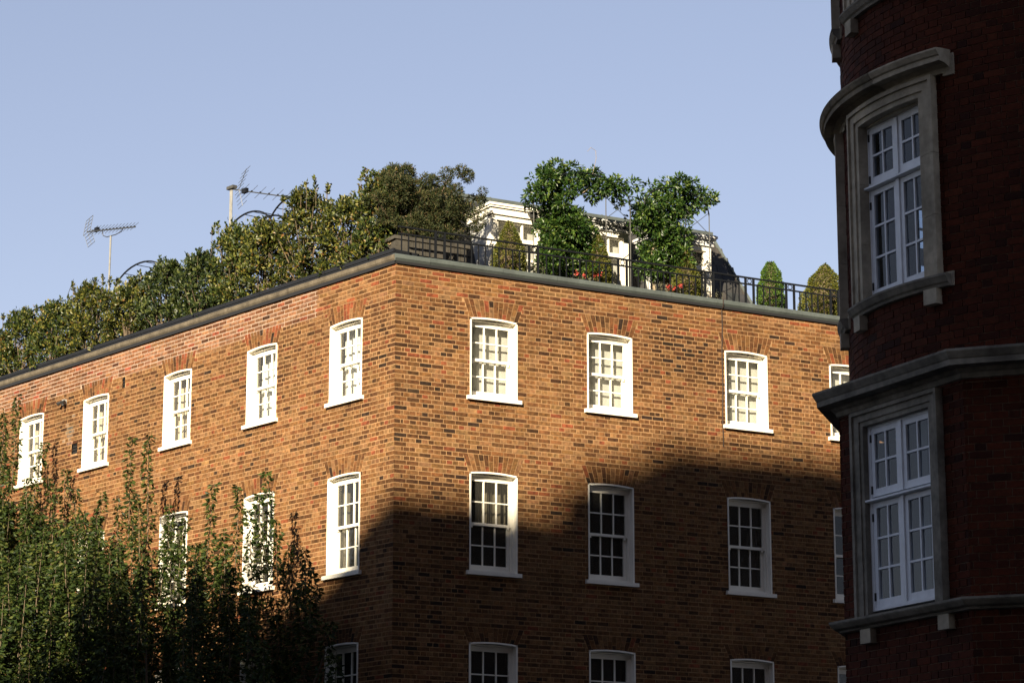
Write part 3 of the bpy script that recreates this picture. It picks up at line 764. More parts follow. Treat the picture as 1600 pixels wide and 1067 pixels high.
# the dark pine at the corner: limbs with flattened needle tufts
pc = [(.02, 14.02, .15), (.42, 14.10, .20), (.30, 14.42, .17), (.55, 14.62, .20), (.82, 14.70, .19), (.66, 14.40, .22), (.95, 14.45, .20), (.20, 14.25, .14), (1.15, 14.30, .19), (1.38, 14.22, .18),
      (1.50, 14.62, .13), (1.72, 14.60, .15), (1.60, 14.45, .13), (1.95, 14.38, .10), (2.02, 14.28, .09), (1.75, 14.20, .18), (1.95, 14.02, .13), (1.72, 13.95, .20), (1.40, 13.98, .20),
      (1.05, 14.05, .22), (.75, 14.05, .22), (.45, 13.85, .20), (.75, 13.76, .22), (1.05, 13.74, .22), (1.35, 13.72, .20), (1.62, 13.70, .18), (1.92, 13.74, .14), (.25, 13.72, .18), (.38, 13.58, .16),
      (.95, 13.60, .16), (1.25, 13.58, .15), (.55, 14.25, .20), (1.22, 14.52, .14), (.30, 13.95, .16), (.6, 13.52, .2), (.9, 13.48, .2), (1.2, 13.5, .18), (1.5, 13.55, .18), (.4, 14.3, .2), (.7, 14.15, .22), (1.3, 14.1, .22), (1.6, 13.9, .2), (1.1, 13.9, .22)]
pcl = []
for x, z, r in pc:
    for j in range(3): pcl.append((x - .86 + jit(.07), random.uniform(-.45, .45), z - 12.86 + jit(.05), r * random.uniform(.6, .85)))
pst = [([(0, 0, -.5), (.02, 0, .25), (-.05, 0, .6)], [.075, .06, .05])]
for x, z, r in pc[::2]:
    y = jit(.35); e = (x - .95, y, z - 12.86); pst.append(([(-.02, 0, random.uniform(.15, .6)), (e[0] * .5 + jit(.08), y * .5, e[2] * .55 + .15), e], [.03, .02, .007]))
pst.append(([(.35, 0, 1.0), (.55, 0, 1.35), (.66, .0, 1.62)], [.02, .014, .006])); pst.append(([(.55, 0, 1.35), (.80, 0, 1.68)], [.012, .006]))
clump_plant('pine_tree', 'dark bushy dwarf pine in a timber box on the roof corner', 'tree', 'R', .84, 1.0, 12.86, pcl, 'conifer', 24000, .050, .016, .45, pst, 'bark', 0, None, .9)
t = thing('timber_planter', 'grey slatted timber box behind the railing at the roof corner', 'planter', on('R', .95, 1.0, 12.31), AR)
m = MB(); m.box(-.62, .62, -.42, .42, .03, .86); m.build('soil', M['bark'], t)
k = 0; xx = -.68
pl = MB(); pl.box(0, .105, -.02, 0, 0, .97); PLK = pl.mesh('plank', M['wood'])
while xx < .62: link('plank', PLK, t, (xx, -.43, 0)); xx += .112
yy = -.43
while yy < .42: link('plank', PLK, t, (-.66, yy + .112, 0), -PI / 2); yy += .112
m = MB(); m.box(-.72, .72, -.475, -.43, 0.97, 1.03); m.box(-.72, -.655, -.43, .45, 0.97, 1.03); m.box(.655, .72, -.43, .45, 0.97, 1.03); m.build('rim', M['wood'], t)

# the two climbers on their metal frames
def climber(x, label, col, top, stems, flabel):
    cl = []
    for px, pz, r in col + top:
        for j in range(5): cl.append((px - x + jit(r * .4), random.uniform(-.30, .30), pz - 12.86 + jit(r * .35), r * random.uniform(.5, .78)))
    clump_plant('climbing_plant', label, 'climber', 'R', x, .95, 12.86, cl, 'climber', 5200, .085, .038, .68, stems, 'pale_bark', .45, 'leafy climbers trained on roof frames')
    fx = [x + .75, x + 1.25] if x < 4 else [x + .42, x + .93]
    t = thing('plant_frame', flabel, 'plant support', on('R', x, .95, 12.31), AR, 'steel climbing frames on the roof')
    for lx in (fx[0] - x, fx[1] - x, -.45, .0):
        for ly in (-.22,):
            m = MB(); m.tube([(lx, ly if lx > .3 else .25, 0), (lx, ly if lx > .3 else .25, 2.35)], .009, 6); m.build('post', M['steel'], t)
    a, b = fx[0] - x, fx[1] - x
    m = MB(); m.tube([(a, -.22, 1.95), (b, -.22, 2.35)], .006, 5); m.build('brace', M['alu'], t)
    m = MB(); m.tube([(a, -.215, 2.35), (b, -.215, 1.95)], .006, 5); m.build('brace', M['alu'], t)
    m = MB(); n = 14
    m.tube([((b - .45) / 2 + (b + .45) / 2 * -math.cos(PI * i / n), -.22, 2.30 + .42 * math.sin(PI * i / n)) for i in range(n + 1)], .012, 6); m.build('hoop', M['iron'], t)
climber(3.75, 'taller leafy climber with a curling tendril, arching towards the middle dormer',
        [(3.30, 13.35, .24), (3.75, 13.3, .26), (4.15, 13.3, .24), (3.45, 13.65, .26), (3.9, 13.62, .28), (4.25, 13.65, .22), (3.5, 13.95, .26), (3.9, 13.95, .28), (4.15, 13.9, .22), (3.6, 14.25, .25), (3.95, 14.25, .24), (3.75, 14.1, .25)],
        [(3.15, 14.60, .17), (3.3, 14.85, .20), (3.55, 15.02, .20), (3.85, 15.05, .18), (3.45, 14.62, .24), (3.75, 14.72, .22), (4.2, 15.0, .17), (4.45, 15.10, .18), (4.4, 14.78, .20), (4.7, 14.98, .18), (4.95, 14.88, .18), (3.6, 14.4, .2), (4.95, 14.70, .1)],
        [([(.1, 0, -.4), (.05, 0, .5), (-.1, 0, 1.3), (.0, 0, 1.9)], [.03, .025, .02, .012]), ([(.0, .1, -.4), (.12, .1, .6), (.05, 0, 1.6), (.7, 0, 2.1)], [.025, .02, .014, .006]), ([(.55, -.1, 2.2), (.63, -.1, 2.52), (.62, -.1, 2.66), (.52, -.1, 2.70), (.45, -.1, 2.62)], .004)],
        'steel climbing frame carrying the taller climber before the middle dormer')
climber(5.75, 'darker leafy climber with bare pale stems between the middle and right dormers',
        [(5.55, 13.52, .24), (5.95, 13.50, .24), (6.18, 13.62, .20), (5.6, 13.85, .25), (6.0, 13.85, .26), (6.15, 14.1, .22), (5.75, 14.1, .26), (5.42, 13.62, .09)],
        [(5.36, 14.56, .15), (5.28, 14.44, .09), (5.55, 14.74, .20), (5.8, 15.02, .22), (6.1, 15.15, .20), (6.4, 15.10, .18), (6.6, 15.0, .17), (6.75, 14.95, .12), (5.7, 14.6, .26), (6.05, 14.75, .26), (6.35, 14.85, .20), (5.5, 14.35, .25), (5.85, 14.3, .26), (6.1, 14.45, .22), (6.55, 14.78, .13)],
        [([(-.2, 0, -.4), (-.12, 0, .3), (-.18, 0, .9), (.1, 0, 1.8)], [.03, .028, .022, .012]), ([(.12, 0, -.4), (.14, 0, .5), (.2, 0, 1.3), (.5, 0, 2.0)], [.028, .026, .02, .008]), ([(.22, .05, -.4), (.22, .05, .6), (.0, .05, 1.4)], [.022, .02, .012])],
        'steel climbing frame carrying the darker climber before the right dormer')

# clipped topiary in terracotta pots
def topiary(x, y, zt, prof, m, label, n=5200, pot=True, grp='clipped topiary on the roof terrace'):
    zb = 12.31
    t = thing('topiary', label, 'topiary', on('R', x, y, zb), AR, grp)
    P, D = [], []
    zs = [p[0] for p in prof]; rs = [p[1] for p in prof]
    zz = RNG.uniform(zs[0], zs[-1], n * 2); rr = np.interp(zz, zs, rs); keep = RNG.random(n * 2) < (rr + .02) / (max(rs) + .02); zz, rr = zz[keep], rr[keep]
    an = RNG.uniform(0, 2 * PI, len(zz)); lump = 1 + .06 * np.sin(3 * an + zz * 9) + .05 * np.sin(zz * 23)
    r = rr * lump * RNG.uniform(.80, 1.04, len(zz))
    P = np.stack([r * np.cos(an), r * np.sin(an), zz - zb], 1); D = np.stack([np.cos(an), np.sin(an), np.full(len(zz), .6)], 1)
    link('foliage', leaves_mesh('foliage', P, D, RNG.uniform(.6, 1.2, len(P)) * .036, .022, M[m], .25, 0, .55), t)
    s = MB(); s.tube([(0, 0, .4), (0, 0, zs[-1] - zb - .1)], [.03, .01], 6); s.build('stem', M['bark'], t)
    # inner twig mass
    s = MB(); s.tube([(0, 0, z - zb) for z in np.linspace(zs[0], zs[-1], 8)], [max(.01, float(np.interp(z, zs, rs)) * .72) for z in np.linspace(zs[0], zs[-1], 8)], 10); s.build('twigs', M['bark'], t)
    tp = thing('flower_pot', 'terracotta pot holding the ' + label.split(' in ')[0].split(' beside ')[0].split(' before ')[0].split(' next ')[0], 'pot', on('R', x, y, zb), AR, 'terracotta pots on the roof')
    s = MB(); nn = 14; pr = [(.11, 0), (.16, .42), (.185, .42), (.185, .50), (.165, .50), (.15, .44)]
    s.strip([[(r_ * math.cos(2 * PI * i / nn), r_ * math.sin(2 * PI * i / nn), z) for r_, z in pr] for i in range(nn + 1)], False, False); s.build('bowl', M['terracotta'], tp, smooth=False)
    s = MB(); s.tube([(0, 0, .02), (0, 0, .455)], [.10, .15], 12); s.build('soil', M['bark'], tp)
topiary(2.53, .70, 0, [(12.8, .24), (13.1, .28), (13.35, .27), (13.6, .18), (13.93, .02)], 'topiary', 'plump clipped cone bush before the left dormer')
topiary(4.32, .70, 0, [(12.8, .20), (13.1, .24), (13.35, .22), (13.6, .14), (13.92, .02)], 'topiary', 'narrow clipped cone bush before the middle dormer')
topiary(6.15, .70, 0, [(12.8, .25), (13.1, .29), (13.35, .25), (13.6, .14), (13.87, .02)], 'topiary', 'clipped spire bush before the right dormer')
topiary(7.98, .70, 0, [(12.8, .20), (13.1, .24), (13.4, .23), (13.7, .16), (13.90, .05)], 'topiary2', 'slim green clipped column bush beside the bare end of the slate roof')
topiary(9.20, .70, 0, [(12.85, .40), (13.1, .46), (13.4, .44), (13.7, .30), (13.95, .08), (14.02, .02)], 'topiary', 'fat yellow green clipped dome bush next to the red brick tower', 9000)

def geranium(x, label):
    t = clump_plant('geranium', label, 'flower', 'R', x, .62, 12.75, [(0, 0, .25, .13), (.16, 0, .22, .12), (-.16, 0, .22, .12)], 'herb', 5200, .04, .035, .4, [([(0, 0, 0), (0, 0, .25)], .01)], 'bark', 0, 'red geraniums behind the railing')
    for _ in range(4):
        P = RNG.normal(0, .018, (40, 3)); link('flower_head', leaves_mesh('flower_head', P, RNG.normal(0, 1, (len(P), 3)), .03, .028, M['flower'], .2, 0, .3), t, (jit(.28), -.1 + jit(.06), random.uniform(.33, .42)))
geranium(3.93, 'coral red geraniums at the foot of the taller climber')
geranium(5.86, 'red geraniums at the foot of the darker climber')
for x, lab in ((3.12, 'straggly silvery herb between the plump cone bush and the taller climber'), (6.62, 'straggly silvery herb right of the clipped spire bush'), (5.62, 'low green herb left of the clipped spire bush')):
    clump_plant('herb_plant', lab, 'plant', 'R', x, .6, 12.75, [(jit(.15), jit(.1), random.uniform(.2, .42), .09) for _ in range(7)], 'herb', 5200, .04, .016, .2, [([(0, 0, 0), (jit(.1), 0, .4)], .006) for _ in range(4)], 'bark')

# floodlights on the dormers
for x, lab in ((3.37, 'black floodlight above the left dormer window'), (5.20, 'black floodlight above the middle dormer window'), (6.68, 'black floodlight above the right dormer window')):
    t = thing('floodlight', lab, 'lamp', on('R', x, 1.40, 14.33), AR, 'floodlights on the dormers')
    m = MB(); m.tube([(.05, .06, .06), (.03, -.02, .05), (0, -.06, 0)], .014); m.box(.02, .08, .05, .06, .02, .1); m.build('bracket', M['hinge'], t)
    m = MB(); m.hexa([(-.10, -.13, -.09), (.06, -.13, -.09), (.05, -.05, -.06), (-.09, -.05, -.06), (-.10, -.10, .03), (.06, -.10, .03), (.05, -.02, .04), (-.09, -.02, .04)]); m.build('lamp_head', M['hinge'], t)

# aerials
def aerial(x, y, zb, ztop, boom, label, mast_r, tilt_el, two=False):
    t = thing('roof_aerial', label, 'aerial', on('L', x, y, zb), -AL)
    m = MB(); m.tube([(0, 0, 0), (0, 0, ztop - zb)], mast_r, 8); m.build('mast', M['mast'], t)
    if two: m = MB(); m.tube([(mast_r * 2.2, 0, 0), (mast_r * 2.2, 0, ztop - zb - .06)], mast_r * .7, 8); m.build('mast', M['mast'], t)
    return t
t = aerial(-12.30, 2.0, 12.31, 16.10, None, 'roof aerial on a slim mast with a square lattice reflector', .020, 0)
def boom_parts(t, base, d, length, nel, el_dir, el_len, r=.012):
    d = Vector(d).normalized(); b = Vector(base); e = Vector(el_dir).normalized()
    m = MB(); m.tube([tuple(b), tuple(b + d * length)], r, 6); m.build('boom', M['alu'], t)
    for i in range(nel):
        p = b + d * length * (.12 + .86 * i / (nel - 1)) + Vector((0, 0, .015)); L = el_len * (1 - .25 * i / nel)
        m = MB(); m.tube([tuple(p - e * L), tuple(p + e * L)], .0045, 4); m.build('element', M['alu'], t)
        m = MB(); m.box(p.x - .016, p.x + .016, p.y - .012, p.y + .012, p.z - .02, p.z + .014); m.build('clip', M['iron'], t)
bd = (1.0, -.05, -.17); ed = (.42, .55, .72)
boom_parts(t, (-.95, 0, 4.08), bd, 2.1, 13, ed, .155, .015)
m = MB(); m.tube([(-.35, 0, 3.98), (-.30, 0, 3.86), (-.15, 0, 3.80), (.20, 0, 3.78), (.42, 0, 3.80), (.50, 0, 3.88), (.50, 0, 3.84 + .0)], .010, 6); m.build('cradle', M['alu'], t)
for sgn, nm in ((1, 'reflector'), (-1, 'reflector')):
    m = MB(); o = Vector((-.92, 0, 4.07)); u = Vector((.10, .0, .30 * sgn)) if sgn > 0 else Vector((.16, 0, -.30)); v = Vector((.40, .40, .50)).normalized() * .105
    o = o - v * .3 if sgn > 0 else o
    for i in range(5): q = o + u * (i / 4); m.tube([tuple(q - v * .9), tuple(q + v * .9)], .006, 4)
    for j in (-.9, 0, .9): m.tube([tuple(o + v * j), tuple(o + u + v * j)], .006, 4)
    m.build(nm, M['alu'], t)
m = MB(); m.box(-.62, -.50, -.03, .03, 4.0, 4.09); m.build('junction_box', M['iron'], t)

t = aerial(-7.90, 2.0, 12.31, 16.18, None, 'taller roof aerial on a thick twin mast with a long drooping boom', .021, 0, True)
boom_parts(t, (.10, 0, 3.78), (1, .1, -.30), 2.5, 9, (.45, .5, .7), .17, .013)
boom_parts(t, (-.10, 0, 2.95), (1, .1, -.12), 1.1, 7, (.05, .25, 1.0), .36, .012)
m = MB(); m.box(.42, .56, -.035, .035, 3.62, 3.71); m.build('junction_box', M['iron'], t)
for sgn in (1, -1):
    m = MB(); o = Vector((.28, 0, 3.74)); u = Vector((.20, 0, .30)) if sgn > 0 else Vector((.12, 0, -.30)); v = Vector((.45, .5, .7)).normalized() * .12
    for i in range(5): q = o + u * ((i + .5) / 4); m.tube([tuple(q - v), tuple(q + v)], .0045, 4)
    m.tube([tuple(o), tuple(o + u * 1.2)], .007, 4); m.build('reflector', M['alu'], t)
m = MB(); m.tube([(-.06, 0, 2.18), (-.2, 0, 2.2), (-.28, 0, 2.12), (-.18, 0, 1.95), (-.02, 0, 1.9)], .009, 5); m.box(-.22, -.08, -.04, .04, 2.15, 2.22); m.build('bracket', M['iron'], t)
m = MB(); m.box(-.08, .14, -.05, .05, 3.80, 3.86); m.build('clamp', M['steel'], t)
t = thing('roof_aerial', 'tiny wire aerial poking out of the hedge beside the lattice aerial', 'aerial', on('L', -12.95, 1.6, 12.31), -AL)
m = MB(); m.tube([(0, 0, 0), (0, 0, 2.75), (-.25, 0, 2.76)], .007, 5); m.build('mast', M['alu'], t)
m = MB(); m.tube([(-.35, 0, 2.60), (-.10, 0, 2.95)], .006, 5); m.build('element', M['alu'], t)

# black arched hoops
def hoop_arch(x, y, zb, halfw, rise, legs, label, lift=0):
    t = thing('garden_arch', label, 'arch', on('L', x, y, zb), -AL, 'black metal garden arches on the roof')
    n = 20
    for dy in (0, .45):
        m = MB(); pts = [(-halfw, dy, 0)] + [(-halfw * math.cos(PI * i / n), dy, legs + rise * math.sin(PI * i / n)) for i in range(n + 1)] + [(halfw, dy, 0)]
        m.tube(pts, .018, 6); m.build('hoop', M['iron'], t)
    for i in (3, 6, 9, 11, 14, 17):
        p = (-halfw * math.cos(PI * i / n), 0, legs + rise * math.sin(PI * i / n)); m = MB(); m.tube([p, (p[0], .45, p[2])], .008, 5); m.build('rung', M['iron'], t)
hoop_arch(-10.65, 1.7, 12.31, 1.0, .55, 2.28, 'black arched hoops rising from the hedge right of the lattice aerial')
hoop_arch(-6.85, 1.7, 12.31, .85, .55, 2.50, 'black arched hoops rising beside the thick aerial mast')
hoop_arch(-5.75, 1.9, 12.31, .75, .60, 2.55, 'highest black arched hoops, wrapped in a thin vine below the drooping boom')
hoop_arch(-14.45, 1.6, 12.31, .9, .50, 2.10, 'black arched hoops at the left picture edge')
clump_plant('vine', 'thin vine on top of the highest black hoops', 'climber', 'L', -5.55, 1.9, 12.31, [(jit(.3), jit(.1), 3.18 + jit(.05), .05) for _ in range(12)], 'hedge2', 9000, .04, .02, .2, [([(.3, 0, 2.2), (.25, 0, 2.9), (-.1, 0, 3.16)], .006)])

# ================================================================== trees in front of the left-hand wall
def shoots_tree(x0, tops, dense, ndense, trunkx, label, per_m=135):
    t = thing('tree', label, 'tree', on('L', trunkx, -1.9, 0), -AL)
    o = np.array([trunkx, -1.9, 0])
    P, D, LN = [], [], []; br = MB()
    sh = []
    for x, z, y, ln in tops: sh.append((x, z, y, ln, .085))
    for _ in range(ndense):
        x = random.uniform(dense[0][0], dense[-1][0]); zt = float(np.interp(x, [d[0] for d in dense], [d[1] for d in dense]))
        z = zt + .12 - 4.2 * random.random() ** 1.25; sh.append((x, z, random.uniform(-3.4, -.55), random.uniform(.9, 1.8), random.uniform(.09, .17)))
    for x, z, y, ln, r in sh:
        n = int(per_m * ln * (1.15 if r < .086 else 1.45)); u = RNG.uniform(0, 1, n)
        lean = np.array([jit(.10), jit(.10), 0]) * ln; wob = random.uniform(0, 6)
        c = np.stack([x + lean[0] * (u - 1) + .025 * np.sin(u * 9 + wob), y + lean[1] * (u - 1) + .025 * np.cos(u * 8 + wob), z - ln * (1 - u)], 1)
        a = RNG.uniform(0, 2 * PI, n); rr = r * (1.25 - .85 * u) * RNG.uniform(.15, 1.0, n)
        out = np.stack([np.cos(a), np.sin(a), np.zeros(n)], 1)
        P.append(c + out * rr[:, None]); D.append(out * .8 + [0, 0, .05])
        k = 4; br.tube([tuple(np.array([x + lean[0] * (q - 1), y + lean[1] * (q - 1), z - ln * (1 - q)]) - o) for q in (0, .5, 1)], [.010, .007, .003], 4)
    P, D = np.concatenate(P) - o, np.concatenate(D); n = len(P)
    link('crown', leaves_mesh('crown', P, D, RNG.uniform(.6, 1.2, n) * .108, RNG.uniform(.8, 1.2, n) * .044, M['tree'], .22, .38, .35), t)
    for i in range(16):
        x = random.uniform(dense[0][0], dense[-1][0]) - trunkx; y = random.uniform(-1.2, 1.2)
        br.tube([(0, 0, random.uniform(1.8, 3.0)), (x * .35 + jit(.2), y * .4, 3.6), (x * .75 + jit(.2), y * .8, 4.8 + jit(.3)), (x, y, 6.0 + jit(.5))], [.09, .06, .04, .012], 6)
    br.build('branches', M['bark'], t)
    tr = MB(); tr.tube([(0, 0, 0), (.05, .02, 1.0), (-.03, 0, 2.0), (.05, 0, 3.4)], [.24, .20, .17, .12], 10); tr.build('trunk', M['bark'], t, smooth=True)
TOPS = [(-9.94, 11.93, -1.3, 1.9), (-10.09, 11.62, -1.5, 1.6), (-10.47, 11.09, -1.3, 1.6), (-9.48, 10.98, -1.0, 1.6), (-8.52, 10.33, -1.1, 1.3), (-8.23, 10.10, -1.6, 1.3), (-6.07, 10.55, -1.2, 1.9), (-5.67, 10.55, -1.1, 1.9),
        (-7.75, 9.85, -1.3, 1.2), (-6.65, 9.62, -1.4, 1.2), (-6.76, 9.57, -1.0, 1.2), (-4.60, 9.14, -1.3, 1.1), (-4.28, 8.85, -1.2, 1.0), (-3.24, 9.30, -1.3, 1.7), (-2.63, 9.22, -1.2, 1.6), (-2.09, 9.40, -1.0, 1.7),
        (-1.92, 8.97, -1.3, 1.4), (-1.87, 8.56, -1.0, 1.2), (-1.36, 8.07, -1.1, 1.1), (-.72, 7.94, -1.2, 1.0), (-.40, 7.60, -1.3, 1.0), (-.55, 7.30, -1.1, .8), (-2.92, 8.50, -1.3, 1.1), (-3.78, 8.38, -1.3, 1.1), (-2.22, 8.74, -1.3, 1.2),
        (-9.2, 10.2, -1.5, 1.2), (-10.8, 10.7, -1.2, 1.3), (-7.2, 9.3, -1.5, 1.0), (-5.3, 9.4, -1.5, 1.2)]
DENSE = [(-12.5, 10.6), (-10.16, 10.0), (-8.71, 9.6), (-7.56, 9.2), (-6.63, 8.6), (-5.62, 9.0), (-4.79, 8.9), (-3.76, 8.2), (-2.98, 8.0), (-1.67, 7.5), (-.9, 7.1), (-.3, 6.3), (.3, 5.5)]
shoots_tree(0, [q for q in TOPS if q[0] < -5], [d for d in DENSE if d[0] < -5], 370, -8.2, 'leafy green tree with tall upright shoots hiding the lower left windows')
shoots_tree(0, [q for q in TOPS if q[0] >= -5], [(-5, 8.95)] + [d for d in DENSE if d[0] > -5], 185, -2.9, 'shaded leafy tree with upright shoots in front of the windows nearest the wall corner')

# ================================================================== the red brick building on the right
TC = np.array([6.285, 26.894]); TR = 2.743
rb = thing('red_brick_building', 'dark red brick building with a rounded stone trimmed bay, in shade at the right', 'building', (TC[0], TC[1], 0))
rad = math.radians
def pol(a, r, z): return (r * math.cos(rad(a)), r * math.sin(rad(a)), z)
def arc_block(m, a0, a1, z0, z1, r0, r1, n=None):
    n = n or max(1, int(abs(a1 - a0) / 1.5))
    m.strip([[pol(a0 + (a1 - a0) * i / n, r, z) for r, z in ((r0, z0), (r1, z0), (r1, z1), (r0, z1))] for i in range(n + 1)])
def arc_sweep(m, a0, a1, prof, n=None):
    n = n or max(1, int(abs(a1 - a0) / 1.5))
    m.strip([[pol(a0 + (a1 - a0) * i / n, r, z) for r, z in prof] for i in range(n + 1)])
HA = 21.1; VA = [-219, -153 - HA, -153 + HA, -87, -42]
def poly_sweep(m, prof):
    k = 1 / math.cos(rad(HA)); m.strip([[pol(a, r * k, z) for r, z in prof] for a in VA])
BOW = [(-153.8, 8.09), (-153.8, 11.29), (-196.8, 8.09), (-196.8, 11.29), (-239.8, 8.09)]
# wall, upper rounded storeys
w = MB(); angs = sorted({-262., 0.} | {c + d for c, _ in BOW for d in (-11.2, 11.2)} | {float(a) for a in range(-260, 1, 4)})
zl = [7.1, 8.09, 9.97, 11.29, 13.17, 26.0]
for a0, a1 in zip(angs[:-1], angs[1:]):
    for z0, z1 in zip(zl[:-1], zl[1:]):
        am, zm = (a0 + a1) / 2, (z0 + z1) / 2
        if any(abs(am - c) < 11.2 and s_ < zm < s_ + 1.88 for c, s_ in BOW): continue
        w.poly([pol(a0, TR - .009, z0), pol(a1, TR - .009, z0), pol(a1, TR - .009, z1), pol(a0, TR - .009, z1)])
wall_up = w.build('bay_wall', M['mortar_red'], rb)
w = MB(); w.poly([pol(a, TR - .02, 26.0) for a in range(-262, 1, 8)]); w.build('bay_roof', M['roofing'], rb)
for z in (7.15, 10.7): w = MB(); arc_block(w, -262, 0, z, z + .1, .02, TR - .05, 30); w.build('floor_slab', M['room'], rb)
# wall, lower canted storey: facets between the vertices
KV = 2.74 / math.cos(rad(HA))
facets = []
for a0, a1 in zip(VA[:-1], VA[1:]):
    p, q = np.array(pol(a0, KV, 0)), np.array(pol(a1, KV, 0)); mid = (p + q) / 2; d = (q - p); L = np.linalg.norm(d); facets.append((mid, math.atan2(d[1], d[0]), L))
LOWX = -.02
wall_low = []
for i, (mid, rz, L) in enumerate(facets):
    m = MB(); y = .009
    if i == 1:
        h = (LOWX - .56, LOWX + .56, 4.87, 6.80)
        m.poly([(-L / 2, y, 0), (h[0], y, 0), (h[0], y, 7.05), (-L / 2, y, 7.05)]); m.poly([(h[1], y, 0), (L / 2, y, 0), (L / 2, y, 7.05), (h[1], y, 7.05)])
        m.poly([(h[0], y, 0), (h[1], y, 0), (h[1], y, h[2]), (h[0], y, h[2])]); m.poly([(h[0], y, h[3]), (h[1], y, h[3]), (h[1], y, 7.05), (h[0], y, 7.05)])
    else: m.poly([(-L / 2, y, 0), (L / 2, y, 0), (L / 2, y, 7.05), (-L / 2, y, 7.05)])
    wall_low.append(m.build('canted_wall', M['mortar_red'], rb, tuple(mid), rz))
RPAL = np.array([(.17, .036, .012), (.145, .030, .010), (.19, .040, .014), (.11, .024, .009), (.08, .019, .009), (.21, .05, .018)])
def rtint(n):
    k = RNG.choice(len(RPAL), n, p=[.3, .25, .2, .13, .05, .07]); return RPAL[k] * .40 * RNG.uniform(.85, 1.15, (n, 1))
def flemish(x0, x1, k):
    out = []; x = x0 + (.169 if k % 2 else 0) - .3; st = k % 2
    while x < x1:
        for w_ in (.215, .1025):
            a, b = max(x, x0), min(x + w_, x1)
            if b - a > .006: out.append((a, b))
            x += w_ + .010
    return out
UB2 = unit_box.mesh('brick', M['red_obj'])
items = []      # (kind, ...)
k = 0; z = 7.30
while z < 15.0:
    for a, b in flemish(rad(-205) * TR, rad(-95) * TR, k):
        am = math.degrees((a + b) / 2 / TR)
        if any(abs(am - c) < 15.0 + 2 and s_ - .0 < z + .03 < s_ + 2.05 and abs(am - c) < 15.2 for c, s_ in BOW): continue
        items.append(('c', a / TR, b / TR, z, z + .066, am))
    z += .075; k += 1
for fi in (0, 1, 2):
    mid, rz, L = facets[fi]; k = 0; z = 2.3
    while z < 6.98:
        for a, b in flemish(-L / 2 - .004, L / 2 + .004, k):
            if fi == 1 and 4.80 < z + .033 < 6.95:
                segs = []
                if a < LOWX - .72: segs.append((a, min(b, LOWX - .72)))
                if b > LOWX + .72: segs.append((max(a, LOWX + .72), b))
            else: segs = [(a, b)]
            for p, q in segs:
                if q - p > .006: items.append(('f', p, q, z, z + .066, fi))
        z += .075; k += 1
def item_world(it):
    if it[0] == 'c':
        a = math.degrees((it[1] + it[2]) / 2); p = pol(a, TR, (it[3] + it[4]) / 2); return (p[0] + TC[0], p[1] + TC[1], p[2])
    mid, rz, L = facets[it[5]]; x = (it[1] + it[2]) / 2
    return (TC[0] + mid[0] + math.cos(rz) * x, TC[1] + mid[1] + math.sin(rz) * x, (it[3] + it[4]) / 2)
pw = np.array([item_world(i) for i in items]); px, py = pixel(pw)
dx = []
for it, p in zip(items, pw):
    wd_ = (it[2] - it[1]) * (TR if it[0] == 'c' else 1)
    nrm = (math.cos((it[1] + it[2]) / 2), math.sin((it[1] + it[2]) / 2)) if it[0] == 'c' else (math.sin(facets[it[5]][1]), -math.cos(facets[it[5]][1]))
    v = np.array(p[:2]); v = -v / np.linalg.norm(v); dx.append(wd_ * max(0, nrm[0] * v[0] + nrm[1] * v[1]))
score = np.where((px > 1312) & (px < 1596) & (py > 3) & (py < 1000), dx, 0) + RNG.uniform(0, .01, len(items))
thr = np.sort(score)[-300]
rT = rtint(len(items)); mv, mt, fv = [], [], {0: ([], []), 1: ([], []), 2: ([], [])}
for it, t_, s_ in zip(items, rT, score):
    j = random.uniform(-.002, .002)
    if s_ >= thr:
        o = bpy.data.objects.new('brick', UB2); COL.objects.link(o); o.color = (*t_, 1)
        if it[0] == 'c':
            a = (it[1] + it[2]) / 2; o.parent = wall_up; o.location = ((TR + j) * math.cos(a), (TR + j) * math.sin(a), (it[3] + it[4]) / 2); o.rotation_euler = (0, 0, a + PI / 2); o.scale = ((it[2] - it[1]) * TR, 1, .066)
        else:
            o.parent = wall_low[it[5]]; o.location = ((it[1] + it[2]) / 2, j, (it[3] + it[4]) / 2); o.scale = (it[2] - it[1], 1, .066)
    elif it[0] == 'c':
        r1, r0 = TR + j, TR - .022
        mv.append([(r1 * math.cos(it[1]), r1 * math.sin(it[1]), it[3]), (r1 * math.cos(it[2]), r1 * math.sin(it[2]), it[3]), (r0 * math.cos(it[2]), r0 * math.sin(it[2]), it[3]), (r0 * math.cos(it[1]), r0 * math.sin(it[1]), it[3]),
                   (r1 * math.cos(it[1]), r1 * math.sin(it[1]), it[4]), (r1 * math.cos(it[2]), r1 * math.sin(it[2]), it[4]), (r0 * math.cos(it[2]), r0 * math.sin(it[2]), it[4]), (r0 * math.cos(it[1]), r0 * math.sin(it[1]), it[4])]); mt.append(t_)
    else:
        fv[it[5]][0].append(hexpts(it[1], it[2], j, .022, it[3], it[4])); fv[it[5]][1].append(t_)
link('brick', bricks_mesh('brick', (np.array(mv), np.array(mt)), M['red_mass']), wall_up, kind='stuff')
for fi in (0, 1, 2): link('brick', bricks_mesh('brick', (np.array(fv[fi][0]), np.array(fv[fi][1])), M['red_mass']), wall_low[fi], kind='stuff')

